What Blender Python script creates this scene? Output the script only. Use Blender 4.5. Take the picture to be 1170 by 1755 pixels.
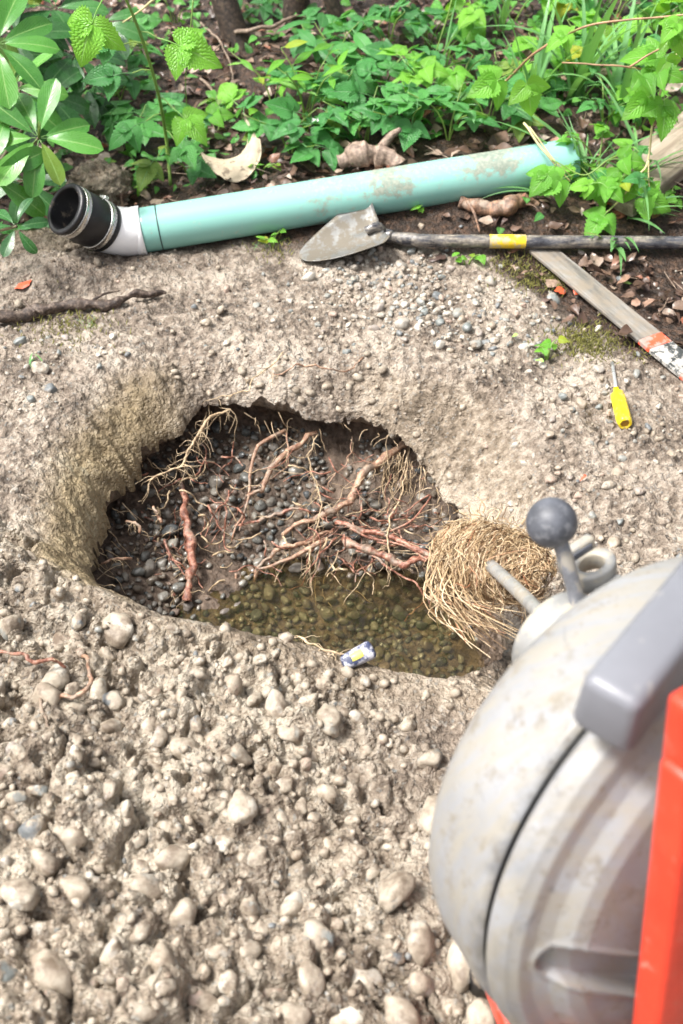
import bpy, math, random
import numpy as np
from mathutils import Matrix, Vector

for _o in list(bpy.data.objects):
    bpy.data.objects.remove(_o)
SC = bpy.context.scene
COL = SC.collection
rnd = random.Random(7)
rng = np.random.default_rng(11)
PI = math.pi

# ------------------------------------------------------------------ camera
EYE = np.array([0.0, 0.0, 1.35])
PITCH = math.radians(43.0)
FPX = 1950.0                      # focal length in photo pixels (40 mm on a 36 mm tall frame)
cam = bpy.data.cameras.new('camera')
cam.sensor_width = 36.0
cam.sensor_height = 24.0
cam.lens = 40.0
cam.clip_start = 0.02
cam.clip_end = 400.0
cam.dof.use_dof = True
cam.dof.focus_distance = 1.95
cam.dof.aperture_fstop = 4.8
cam_o = bpy.data.objects.new('camera', cam)
COL.objects.link(cam_o)
cam_o.location = EYE
cam_o.rotation_euler = (math.radians(90) - PITCH, 0, 0)
SC.camera = cam_o

# ------------------------------------------------------------------ sky, sun, exposure
SUN_EL, SUN_AZ = math.radians(60), math.radians(-98)   # azimuth clockwise from +Y (straight ahead)
world = bpy.data.worlds.new('World')
SC.world = world
world.use_nodes = True
wn = world.node_tree
bg = wn.nodes['Background']
sky = wn.nodes.new('ShaderNodeTexSky')
sky.sky_type = 'NISHITA'
sky.sun_disc = False
sky.sun_elevation = SUN_EL
sky.sun_rotation = SUN_AZ
sky.air_density = 0.6
sky.dust_density = 6.0
sky.ozone_density = 0.6
hs = wn.nodes.new('ShaderNodeHueSaturation')          # an overcast sky is nearly colourless
hs.inputs['Saturation'].default_value = 0.25
wn.links.new(sky.outputs[0], hs.inputs['Color'])
wn.links.new(hs.outputs[0], bg.inputs['Color'])
bg.inputs['Strength'].default_value = 0.077
sun = bpy.data.lights.new('sun', 'SUN')
sun.energy = 1.5
sun.angle = math.radians(12)
sun.color = (1.0, 0.965, 0.91)
sun_o = bpy.data.objects.new('sun', sun)
COL.objects.link(sun_o)
sd = Vector((math.sin(SUN_AZ) * math.cos(SUN_EL), math.cos(SUN_AZ) * math.cos(SUN_EL), math.sin(SUN_EL)))
sun_o.rotation_euler = sd.to_track_quat('Z', 'Y').to_euler()
SC.view_settings.view_transform = 'Standard'
SC.view_settings.look = 'None'
SC.view_settings.gamma = 1.0
SC.view_settings.exposure = 1.97
SC.render.film_transparent = False
try:
    SC.cycles.max_bounces = 6
    SC.cycles.diffuse_bounces = 3
    SC.cycles.glossy_bounces = 2
    SC.cycles.transparent_max_bounces = 12
    SC.cycles.use_denoising = True
except Exception:
    pass

# ------------------------------------------------------------------ geometry helpers
FW = np.array([0, math.cos(PITCH), -math.sin(PITCH)])
UP = np.array([0, math.sin(PITCH), math.cos(PITCH)])
RT = np.array([1.0, 0, 0])


def ray(px, py):
    return FW + (px - 585.0) / FPX * RT - (py - 877.5) / FPX * UP


def at_depth(px, py, d):
    return EYE + ray(px, py) * d


def at_z(px, py, z):
    v = ray(px, py)
    return EYE + v * ((z - EYE[2]) / v[2])


def at_plane(px, py, p0, n):
    v = ray(px, py)
    return EYE + v * (np.dot(np.asarray(p0) - EYE, n) / np.dot(v, n))


def link(o, parent=None):
    COL.objects.link(o)
    if parent is not None:
        o.parent = parent
    return o


def mesh_data(name, verts, faces, smooth=True, uv=None, attrs=None):
    me = bpy.data.meshes.new(name)
    verts = np.asarray(verts, dtype=np.float32)
    if isinstance(faces, np.ndarray):
        k = faces.shape[1]
        n = len(faces)
        me.vertices.add(len(verts))
        me.vertices.foreach_set('co', verts.ravel())
        me.loops.add(n * k)
        me.loops.foreach_set('vertex_index', faces.astype(np.int32).ravel())
        me.polygons.add(n)
        me.polygons.foreach_set('loop_start', np.arange(0, n * k, k, dtype=np.int32))
        me.update(calc_edges=True)
    else:
        me.from_pydata(verts.tolist(), [], faces)
        me.update()
    if smooth:
        me.polygons.foreach_set('use_smooth', np.ones(len(me.polygons), dtype=bool))
    if uv is not None:
        l = me.uv_layers.new(name='UVMap')
        idx = np.zeros(len(me.loops), dtype=np.int32)
        me.loops.foreach_get('vertex_index', idx)
        l.data.foreach_set('uv', np.asarray(uv, dtype=np.float32)[idx].ravel())
    if attrs:
        for an, av in attrs.items():
            a = me.attributes.new(an, 'FLOAT', 'POINT')
            a.data.foreach_set('value', np.asarray(av, dtype=np.float32))
    return me


def obj(name, me, mat=None, parent=None):
    if mat is not None and len(me.materials) == 0:
        me.materials.append(mat)
    return link(bpy.data.objects.new(name, me), parent)


def tag(o, label=None, cat=None, group=None, kind=None):
    if label:
        o['label'] = label
    if cat:
        o['category'] = cat
    if group:
        o['group'] = group
    if kind:
        o['kind'] = kind
    return o


def empty(name, loc, rot=None):
    e = bpy.data.objects.new(name, None)
    e.empty_display_size = 0.05
    e.location = loc
    if rot is not None:
        e.rotation_euler = rot
    return link(e)


class MB:
    """collects shapes into one mesh"""

    def __init__(self):
        self.v, self.f, self.uv, self.r = [], [], [], []

    def add(self, v, f, uv=None, r=0.0):
        b = len(self.v)
        self.v.extend([tuple(map(float, q)) for q in v])
        self.f.extend([tuple(i + b for i in q) for q in f])
        self.uv.extend(uv if uv is not None else [(0.5, 0.5)] * len(v))
        self.r.extend([r] * len(v))
        return self

    def tube(self, pts, rad, n=8, cap=True, r=0.0):
        v, f, uv = tube(pts, rad, n, cap)
        return self.add(v, f, uv, r)

    def mesh(self, name, smooth=True):
        return mesh_data(name, self.v, self.f, smooth, self.uv, {'rnd': self.r})

    def build(self, name, mat, parent=None, smooth=True):
        return obj(name, self.mesh(name, smooth), mat, parent)


def tube(pts, rad, n=8, cap=True):
    pts = np.asarray(pts, float)
    m = len(pts)
    rad = np.broadcast_to(np.asarray(rad, float), (m,))
    t = np.gradient(pts, axis=0)
    t /= np.linalg.norm(t, axis=1, keepdims=True) + 1e-12
    a = np.array([0, 0, 1.0]) if abs(t[0][2]) < 0.9 else np.array([1.0, 0, 0])
    nrm = np.cross(t[0], a)
    nrm /= np.linalg.norm(nrm)
    V, UVs = [], []
    for i in range(m):
        nrm = nrm - t[i] * np.dot(nrm, t[i])
        nrm /= np.linalg.norm(nrm) + 1e-12
        b = np.cross(t[i], nrm)
        for k in range(n):
            an = 2 * PI * k / n
            V.append(pts[i] + rad[i] * (math.cos(an) * nrm + math.sin(an) * b))
            UVs.append((k / n, i / max(1, m - 1)))
    F = [(i * n + k, i * n + (k + 1) % n, (i + 1) * n + (k + 1) % n, (i + 1) * n + k)
         for i in range(m - 1) for k in range(n)]
    if cap:
        F.append(tuple(range(n - 1, -1, -1)))
        F.append(tuple((m - 1) * n + k for k in range(n)))
    return V, F, UVs


def smooth_path(pts, n=24):
    """Catmull-Rom through the points"""
    p = np.asarray(pts, float)
    p = np.vstack([2 * p[0] - p[1], p, 2 * p[-1] - p[-2]])
    out = []
    segs = len(p) - 3
    per = max(2, n // segs)
    for i in range(segs):
        a, b, c, d = p[i:i + 4]
        for k in range(per):
            t = k / per
            out.append(0.5 * ((2 * b) + (c - a) * t + (2 * a - 5 * b + 4 * c - d) * t * t + (3 * b - a - 3 * c + d) * t ** 3))
    out.append(p[-2])
    return np.array(out)


def roughen(V, amp, f, s=0):
    p = np.array(V)
    n = np.stack([fbm(p[:, 0] * f, p[:, 1] * f, p[:, 2] * f, octs=3, s=s + 3 * k) for k in range(3)], -1)
    return p + n * amp


def lathe(profile, n=64, axis='Y', closed=False):
    """profile: (radius, along-axis)"""
    V, F = [], []
    for (r, y) in profile:
        for k in range(n):
            a = 2 * PI * k / n
            if axis == 'Y':
                V.append((r * math.cos(a), y, r * math.sin(a)))
            else:
                V.append((r * math.cos(a), r * math.sin(a), y))
    m = len(profile)
    for i in range(m - 1):
        for k in range(n):
            q = (i * n + k, i * n + (k + 1) % n, (i + 1) * n + (k + 1) % n, (i + 1) * n + k)
            F.append(q[::-1] if axis == 'Y' else q)
    return V, F


def bevel_box(sx, sy, sz, b=0.01, seg=3):
    import bmesh
    bm = bmesh.new()
    bmesh.ops.create_cube(bm, size=1.0)
    for v in bm.verts:
        v.co = Vector((v.co.x * sx, v.co.y * sy, v.co.z * sz))
    if b > 0:
        bmesh.ops.bevel(bm, geom=list(bm.edges), offset=b, segments=seg, profile=0.5, affect='EDGES')
    bm.verts.ensure_lookup_table()
    V = [tuple(v.co) for v in bm.verts]
    F = [tuple(v.index for v in f.verts) for f in bm.faces]
    bm.free()
    return V, F


def xform(V, M):
    return [tuple(M @ Vector(v)) for v in V]


def frame_matrix(loc, ydir, zhint=(0, 0, 1)):
    y = Vector(ydir).normalized()
    z = Vector(zhint)
    z = (z - y * z.dot(y))
    if z.length < 1e-5:
        z = Vector((1, 0, 0)) - y * y.x
    z.normalize()
    x = y.cross(z)
    return Matrix(((x.x, y.x, z.x, loc[0]), (x.y, y.y, z.y, loc[1]), (x.z, y.z, z.z, loc[2]), (0, 0, 0, 1)))


# ------------------------------------------------------------------ numpy noise
_perm = np.random.default_rng(3).permutation(1024).astype(np.int64)
_val = np.random.default_rng(4).random(1024)


def _h(i, j, k, s=0):
    return _perm[(_perm[(_perm[(i + s * 57) & 1023] + j) & 1023] + k) & 1023]


def vnoise(x, y, z=None, s=0):
    if z is None:
        z = np.zeros_like(x)
    xi, yi, zi = np.floor(x).astype(np.int64), np.floor(y).astype(np.int64), np.floor(z).astype(np.int64)
    fx, fy, fz = x - xi, y - yi, z - zi
    fx = fx * fx * fx * (fx * (fx * 6 - 15) + 10)
    fy = fy * fy * fy * (fy * (fy * 6 - 15) + 10)
    fz = fz * fz * fz * (fz * (fz * 6 - 15) + 10)
    out = 0
    for a in (0, 1):
        wx = fx if a else 1 - fx
        for b in (0, 1):
            wy = fy if b else 1 - fy
            for c in (0, 1):
                wz = fz if c else 1 - fz
                out = out + wx * wy * wz * _val[_h(xi + a, yi + b, zi + c, s)]
    return out * 2 - 1


def fbm(x, y, z=None, octs=4, s=0, gain=0.5):
    t, a, n = 0, 1.0, 0
    f = 1.0
    for o in range(octs):
        t = t + a * vnoise(x * f, y * f, None if z is None else z * f, s + o)
        n += a
        a *= gain
        f *= 2.03
    return t / n


def bumps(x, y, cell, rmin, rmax, s=0, prob=1.0, flat=0.7):
    """rounded stone-like caps on a jittered lattice: height above ground"""
    gx, gy = x / cell, y / cell
    ix, iy = np.floor(gx).astype(np.int64), np.floor(gy).astype(np.int64)
    best = np.zeros_like(x)
    for a in (-1, 0, 1):
        for b in (-1, 0, 1):
            cx, cy = ix + a, iy + b
            jx = cx + _val[_h(cx, cy, 11, s)]
            jy = cy + _val[_h(cx, cy, 23, s)]
            r = (rmin + (rmax - rmin) * _val[_h(cx, cy, 37, s)]) / cell
            keep = _val[_h(cx, cy, 51, s)] < prob
            an = _val[_h(cx, cy, 67, s)] * PI
            st = 0.65 + 0.35 * _val[_h(cx, cy, 71, s)]
            dx, dy = gx - jx, gy - jy
            u = dx * np.cos(an) + dy * np.sin(an)
            v = (-dx * np.sin(an) + dy * np.cos(an)) / st
            q = 1 - (u * u + v * v) / (r * r)
            hgt = np.where(keep & (q > 0), np.sqrt(np.maximum(q, 0)) * r * cell * flat, 0)
            best = np.maximum(best, hgt)
    return best


def sstep(a, b, x):
    t = np.clip((x - a) / (b - a), 0, 1)
    return t * t * (3 - 2 * t)


# ------------------------------------------------------------------ terrain functions
PITC = np.array([0.0, 1.40])
ZW = -0.30                                        # water level
LIP = [(166, 1022, -.06), (168, 985, -.12), (172, 945, -.16), (190, 890, -.16), (225, 840, -.145), (268, 782, -.12), (310, 735, -.10),
       (350, 693, -.08), (400, 688, -.08), (450, 706, -.09), (520, 718, -.095), (580, 724, -.095), (640, 734, -.095),
       (690, 762, -.10), (730, 805, -.12), (765, 860, -.13), (800, 920, -.13), (830, 980, -.12), (855, 1050, -.08),
       (868, 1100, -.02), (855, 1135, .03), (820, 1150, .05), (760, 1161, .06), (700, 1152, .06), (640, 1139, .06),
       (560, 1113, .06), (500, 1099, .06), (400, 1081, .06), (330, 1071, .06), (280, 1061, .06), (225, 1042, .04), (185, 1030, 0.0)]
_lp = np.array([np.append(at_z(a, b, z)[:2], z) for a, b, z in LIP])
_la = np.arctan2(_lp[:, 1] - PITC[1], _lp[:, 0] - PITC[0])
_lr = np.hypot(_lp[:, 0] - PITC[0], _lp[:, 1] - PITC[1])
_o = np.argsort(_la)
_la, _lr, _lz = _la[_o], _lr[_o], _lp[_o, 2]
_la3 = np.concatenate([_la - 2 * PI, _la, _la + 2 * PI])
_tt = np.linspace(-PI, PI, 721)


def _per(vals):
    v = np.interp(_tt, _la3, np.tile(vals, 3))
    k = np.hanning(9)
    k /= k.sum()
    vv = np.concatenate([v[-9:-1], v, v[1:9]])
    return np.convolve(vv, k, 'same')[8:-8]


_LR, _LZ = _per(_lr), _per(_lz)


def lip_r(th):
    w = (th + PI) % (2 * PI) - PI
    r = np.interp(w, _tt, _LR)
    cx, cy = np.cos(w) * 3.0, np.sin(w) * 3.0
    far = sstep(-0.5, 0.3, np.sin(w))
    r = r + (0.017 * fbm(cx * 2.2, cy * 2.2, octs=4, s=61) + 0.008 * fbm(cx * 9, cy * 9, octs=3, s=63)) * (0.35 + 0.65 * far)
    return r


def lip_s(th):
    w = (th + PI) % (2 * PI) - PI
    return np.interp(w, _tt, _LR)


def lip_z(th):
    w = (th + PI) % (2 * PI) - PI
    return np.interp(w, _tt, _LZ)


def ang_interp(th, keys):
    k = np.array([a for a, _ in keys], float) * PI / 180
    v = np.array([b for _, b in keys], float)
    kk = np.concatenate([k - 2 * PI, k, k + 2 * PI])
    return np.interp((th + 2 * PI) % (2 * PI), kk, np.tile(v, 3))


# litter boundary (photo pixels on the ground) -> Y as a function of X
_lb = np.array([at_z(a, b, 0.0)[:2] for a, b in
                [(-400, 395), (0, 400), (110, 400), (250, 428), (400, 436), (520, 442), (700, 440), (830, 450), (900, 500), (1000, 560), (1170, 640), (1500, 760)]])


def litter_mask(x, y):
    yb = np.interp(x, _lb[:, 0], _lb[:, 1])
    n = 0.05 * fbm(x * 9, y * 9, octs=3, s=81)
    return sstep(-0.03, 0.05, y - yb + n)


def bank(x, y):
    k = sstep(-0.6, 0.45, x)
    b = 0.105 * sstep(2.2, 2.55, y) * k + 0.07 * np.maximum(0, y - 2.5)
    b = b - 0.05 * np.maximum(0, y - 4.0)
    b = np.where(y > 9, b - (b - 0.2) * sstep(9, 15, y), b)
    return b


def mound(x, y):
    """spoil thrown out on the near side of the pit"""
    yb = np.interp(x, [-1.2, -.62, -.42, -.3, -.15, 0, .12, .2, .3, .6], [1.42, 1.36, 1.30, 1.24, 1.19, 1.16, 1.11, 1.06, 1.0, .9])
    left = sstep(0.25, -0.45, x)
    sh = sstep(-.15, -.4, x)
    m = sstep(0.10, -0.10, y - yb - 0.02) * (1 - sh) + sstep(0.035, -0.045, y - yb - 0.02) * sh
    z = (0.062 + 0.045 * left) * m
    z = z + 0.035 * m * sstep(1.05, 0.75, y) * left
    z = z * (1 - 0.75 * sstep(-0.3, -2.0, y))
    return z, m


def ground_base(x, y):
    """smooth ground without the pit"""
    x, y = np.asarray(x, float), np.asarray(y, float)
    m, _ = mound(x, y)
    z = bank(x, y) + m
    z = z + 0.012 * fbm(x * 2.1, y * 2.1, octs=2, s=5)
    # a small heap of dug soil under the coupling and a clod behind it
    z = z + 0.035 * np.exp(-(((x + 0.62) / 0.16) ** 2 + ((y - 2.22) / 0.09) ** 2))
    return z


_mo = [(*at_z(a, b, 0)[:2], sx, sy, w) for a, b, sx, sy, w in [(60, 455, .30, .10, 1.0), (300, 455, .25, .06, .7), (520, 690, .26, .07, .9), (430, 560, .25, .05, .3), (820, 560, .2, .1, .35), (230, 1300, .15, .1, .35), (720, 1330, .1, .25, .55), (880, 720, .12, .2, .3)]]  # damp soil blobs, and one darkening the steep face above the far lip


def moist_dark(x, y):
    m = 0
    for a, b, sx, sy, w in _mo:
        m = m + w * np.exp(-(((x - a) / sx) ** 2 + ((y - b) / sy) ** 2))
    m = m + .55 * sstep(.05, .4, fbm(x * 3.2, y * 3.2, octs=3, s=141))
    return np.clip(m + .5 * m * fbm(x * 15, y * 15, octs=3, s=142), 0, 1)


def ground(x, y, info=False):
    x, y = np.asarray(x, float), np.asarray(y, float)
    dx, dy = x - PITC[0], y - PITC[1]
    th = np.arctan2(dy, dx)
    r = np.hypot(dx, dy)
    L = lip_r(th)
    s = np.maximum(r - L, 0)
    zl = lip_z(th)
    zb = ground_base(x, y)
    xl, yl = PITC[0] + L * np.cos(th), PITC[1] + L * np.sin(th)
    zbl = ground_base(xl, yl)
    w = ang_interp(th, [(0, .10), (25, .15), (55, .20), (80, .12), (100, .10), (125, .15), (150, .155), (175, .16), (195, .14), (212, .05), (230, .03), (310, .03), (340, .05)])
    s2 = np.maximum(r - np.minimum(lip_s(th), L), 0) * (1 - .25 * sstep(.0, .03, s)) + .25 * sstep(0, .03, s) * s
    q = np.clip(s2 / (w * (1 + .25 * fbm(x * 4, y * 4, octs=2, s=17))), 0, 1)
    cv = ang_interp(th, [(0, .3), (40, .1), (60, .1), (90, .6), (130, .5), (170, .9), (200, .8), (230, .5), (340, .4)])
    lin = 1 - q
    rnd_ = 1 - np.sqrt(np.maximum(0, 1 - (1 - q) ** 2))     # convex bank
    fall = lin * (1 - cv) + rnd_ * cv
    fall = np.where(q >= 1, 0, fall)
    z = zb + (zl - zbl) * fall
    lit = litter_mask(x, y)
    mz, mm = mound(x, y)
    slope = sstep(0.02, 0.35, fall) * sstep(0.0, 0.05, np.abs(zl - zbl))
    rightcut = slope * sstep(0.9, 0.6, np.abs(((th + PI) % (2 * PI) - PI) - 0.75))
    leftbank = slope * sstep(2.1, 2.4, np.where(th < 0, th + 2 * PI, th)) * sstep(3.9, 3.6, np.where(th < 0, th + 2 * PI, th))
    rim = mm * sstep(0.11, 0.03, s)                          # trodden smooth strip along the near rim
    spoil = mm * sstep(0.03, 0.11, s + 0.03 * vnoise(x * 9, y * 9, s=9)) * sstep(0.09, -0.09, x - (0.14 - 0.28 * (y - 0.7)) + 0.08 * vnoise(x * 6, y * 6, s=10))
    crumb = (1 - lit) * (1 - 0.75 * rightcut) * (1 - 0.55 * leftbank) * (1 - 0.7 * rim)
    d = 0.010 * fbm(x * 14, y * 14, octs=4, s=20) * (0.5 + 0.5 * crumb)
    d = d + crumb * 0.0095 * fbm(x * 60, y * 60, octs=3, s=25, gain=0.6)
    d = d + crumb * 0.85 * bumps(x, y, 0.026, 0.003, 0.011, s=31, prob=0.6, flat=0.6)
    d = d + leftbank * 0.030 * np.abs(fbm(x * 9 + y * 3, y * 22, z * 10, octs=3, s=44))
    b0 = bumps(x + .1, y + .2, 0.13, 0.03, 0.062, s=39, prob=0.55, flat=0.6) * (1 + .35 * fbm(x * 30, y * 30, octs=2, s=38))
    b1 = bumps(x, y, 0.060, 0.014, 0.032, s=40, prob=0.75, flat=0.75)
    b2 = bumps(x + .3, y, 0.036, 0.008, 0.019, s=41, prob=0.8, flat=0.8)
    b3 = bumps(x, y + .7, 0.018, 0.004, 0.010, s=42, prob=0.7, flat=0.8)
    lump = 0.020 * fbm(x * 8, y * 8, octs=3, s=47)
    cre = np.abs(fbm(x * 13, y * 13, octs=3, s=48))
    lump = lump - 0.028 * np.exp(-(cre / 0.055) ** 2) - 0.010 * np.exp(-(np.abs(fbm(x * 34, y * 34, octs=2, s=49)) / 0.07) ** 2)
    d = d + spoil * (lump + np.maximum(np.maximum(np.maximum(b1, b2), b3), b0))
    # scratches left by the shovel on the right-hand cut
    d = d + rightcut * 0.003 * vnoise(x * 45 + y * 40, y * 6 - x * 5, s=52)
    z = z + d * (0.7 + 0.3 * sstep(0, 0.02, s))
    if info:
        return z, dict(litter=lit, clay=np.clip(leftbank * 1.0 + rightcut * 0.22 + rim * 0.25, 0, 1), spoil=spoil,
                       mud=np.clip(mm, 0, 1), moist_dark=moist_dark(x, y) * (1 - .8 * rightcut))
    return z


def G(px, py, lift=0.0):
    """point on the ground under a photo pixel"""
    z = 0.0
    for _ in range(14):
        p = at_z(px, py, z)
        z = float(ground_base(p[0], p[1])) + lift
    return at_z(px, py, z)


# ------------------------------------------------------------------ materials
class NT:
    def __init__(self, name):
        self.m = bpy.data.materials.new(name)
        self.m.use_nodes = True
        self.t = self.m.node_tree
        self.n = self.t.nodes
        self.p = self.n['Principled BSDF']
        self.out = self.n['Material Output']

    def new(self, typ, **kw):
        nd = self.n.new(typ)
        for k, v in kw.items():
            setattr(nd, k, v)
        return nd

    def set(self, sock, v):
        if hasattr(v, 'is_output') or isinstance(v, bpy.types.NodeSocket):
            self.t.links.new(v, sock)
        else:
            if isinstance(v, (tuple, list)) and len(v) == 3 and sock.type == 'RGBA':
                v = (*v, 1.0)
            sock.default_value = v
        return self

    def coord(self, kind='Object'):
        return self.new('ShaderNodeTexCoord').outputs[kind]

    def noise(self, vec, scale, detail=4, rough=0.55, dist=0.0):
        nd = self.new('ShaderNodeTexNoise')
        self.set(nd.inputs['Vector'], vec)
        nd.inputs['Scale'].default_value = scale
        nd.inputs['Detail'].default_value = detail
        nd.inputs['Roughness'].default_value = rough
        nd.inputs['Distortion'].default_value = dist
        return nd.outputs[0]

    def voronoi(self, vec, scale, feature='F1', out='Distance'):
        nd = self.new('ShaderNodeTexVoronoi', feature=feature)
        self.set(nd.inputs['Vector'], vec)
        nd.inputs['Scale'].default_value = scale
        return nd.outputs[out]

    def math(self, op, a, b=0.0, clamp=False):
        nd = self.new('ShaderNodeMath', operation=op, use_clamp=clamp)
        self.set(nd.inputs[0], a)
        self.set(nd.inputs[1], b)
        return nd.outputs[0]

    def mix(self, f, a, b, blend='MIX'):
        nd = self.new('ShaderNodeMix', data_type='RGBA', blend_type=blend)
        self.set(nd.inputs[0], f)
        self.set(nd.inputs[6], a)
        self.set(nd.inputs[7], b)
        return nd.outputs[2]

    def range(self, v, a, b, c=0.0, d=1.0):
        nd = self.new('ShaderNodeMapRange')
        for i, q in enumerate((v, a, b, c, d)):
            self.set(nd.inputs[i], q)
        return nd.outputs[0]

    def ramp(self, v, stops, interp='LINEAR'):
        nd = self.new('ShaderNodeValToRGB')
        nd.color_ramp.interpolation = interp
        el = nd.color_ramp.elements
        while len(el) < len(stops):
            el.new(0.5)
        for e, (p, c) in zip(el, stops):
            e.position = p
            e.color = (*c, 1)
        self.set(nd.inputs[0], v)
        return nd.outputs[0]

    def attr(self, name, out='Fac'):
        nd = self.new('ShaderNodeAttribute', attribute_name=name)
        return nd.outputs[out]

    def random(self):
        return self.new('ShaderNodeObjectInfo').outputs['Random']

    def bump(self, h, strength=0.5, dist=0.01, normal=None):
        nd = self.new('ShaderNodeBump')
        nd.inputs['Strength'].default_value = strength
        nd.inputs['Distance'].default_value = dist
        self.set(nd.inputs['Height'], h)
        if normal is not None:
            self.set(nd.inputs['Normal'], normal)
        return nd.outputs[0]

    def fin(self, color=None, rough=None, normal=None, spec=None, metal=None, **kw):
        if color is not None:
            self.set(self.p.inputs['Base Color'], color)
        if rough is not None:
            self.set(self.p.inputs['Roughness'], rough)
        if normal is not None:
            self.set(self.p.inputs['Normal'], normal)
        if spec is not None:
            self.set(self.p.inputs['Specular IOR Level'], spec)
        if metal is not None:
            self.set(self.p.inputs['Metallic'], metal)
        for k, v in kw.items():
            self.set(self.p.inputs[k.replace('_', ' ')], v)
        return self.m

    def translucent(self, color, fac):
        tr = self.new('ShaderNodeBsdfTranslucent')
        self.set(tr.inputs['Color'], color)
        mx = self.new('ShaderNodeMixShader')
        mx.inputs[0].default_value = fac
        self.t.links.new(self.p.outputs[0], mx.inputs[1])
        self.t.links.new(tr.outputs[0], mx.inputs[2])
        self.t.links.new(mx.outputs[0], self.out.inputs[0])
        return self.m


MUD_D, MUD, MUD_L = (.055, .040, .029), (.215, .170, .130), (.41, .352, .288)
CLAY_D, CLAY = (.14, .10, .05), (.29, .225, .13)


def mat_ground():
    t = NT('mud')
    c = t.coord('Object')
    n1 = t.noise(c, 7, 4, 0.6)
    n2 = t.noise(c, 55, 4, 0.68)
    n3 = t.noise(c, 260, 2, 0.6)
    v1 = t.voronoi(c, 120)
    f = t.math('ADD', t.math('MULTIPLY', n1, 0.45), t.math('MULTIPLY', n2, 0.55))
    mud = t.ramp(f, [(0.38, MUD_D), (0.48, MUD), (0.58, MUD_L)])  # wide tone range puts the look of wet highlights into the colour
    clay = t.ramp(f, [(0.36, CLAY_D), (0.56, CLAY), (0.68, (.36, .31, .21))])
    sp = t.ramp(f, [(0.38, (.085, .06, .04)), (0.48, (.265, .216, .162)), (0.59, (.45, .395, .315))])
    col = t.mix(t.attr('spoil'), mud, sp)
    col = t.mix(t.attr('clay'), col, clay)
    col = t.mix(t.math('MULTIPLY', t.attr('moist_dark'), 0.45), col, t.ramp(f, [(.38, (.04, .028, .02)), (.5, (.115, .083, .060)), (.62, (.22, .17, .13))]))
    lit = t.ramp(t.noise(c, 60, 5, 0.7), [(0.3, (.010, .007, .005)), (0.5, (.035, .020, .012)), (0.62, (.09, .05, .03)), (0.75, (.17, .11, .07))])
    col = t.mix(t.attr('litter'), col, lit)
    # small grit of several colours
    vc = t.voronoi(c, 170, out='Color')
    sep = t.new('ShaderNodeSeparateColor')
    t.set(sep.inputs[0], vc)
    gcol = t.ramp(sep.outputs[0], [(0.0, (.05, .055, .06)), (.3, (.22, .2, .17)), (.6, (.34, .31, .27)), (.85, (.16, .18, .18)), (1.0, (.42, .33, .25))])
    gm = t.math('MULTIPLY', t.range(sep.outputs[1], 0.72, 0.76), t.range(v1, 0.5, 0.42))
    gm = t.math('MULTIPLY', gm, t.math('SUBTRACT', 1.0, t.math('MAXIMUM', t.attr('clay'), t.attr('litter')), True))
    col = t.mix(t.math('MULTIPLY', gm, 0.6), col, gcol)
    h = t.math('ADD', t.math('MULTIPLY', n2, 1.0), t.math('MULTIPLY', n3, 0.45))
    h = t.math('ADD', h, t.math('MULTIPLY', v1, -0.35))
    nb = t.bump(h, 0.9, 0.014)
    rough = t.math('SUBTRACT', t.range(t.noise(c, 25, 4, 0.6), 0.35, 0.65, 0.36, 0.75), t.math('MULTIPLY', t.attr('moist_dark'), 0.12))
    return t.fin(col, rough, nb, spec=0.5)


def mat_pit():
    t = NT('pit_soil')
    c = t.coord('Object')
    n1, n2 = t.noise(c, 14, 6, 0.6), t.noise(c, 80, 5, 0.65)
    f = t.math('ADD', t.math('MULTIPLY', n1, 0.5), t.math('MULTIPLY', n2, 0.5))
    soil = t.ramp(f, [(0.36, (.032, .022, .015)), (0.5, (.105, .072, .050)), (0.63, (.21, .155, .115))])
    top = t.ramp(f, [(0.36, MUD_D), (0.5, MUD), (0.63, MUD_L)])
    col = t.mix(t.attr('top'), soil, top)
    nb = t.bump(t.math('ADD', n2, t.math('MULTIPLY', t.noise(c, 280, 3), 0.4)), 0.8, 0.01)
    return t.fin(col, t.range(t.noise(c, 30), 0.35, 0.65, 0.3, 0.75), nb, spec=0.5)


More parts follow.
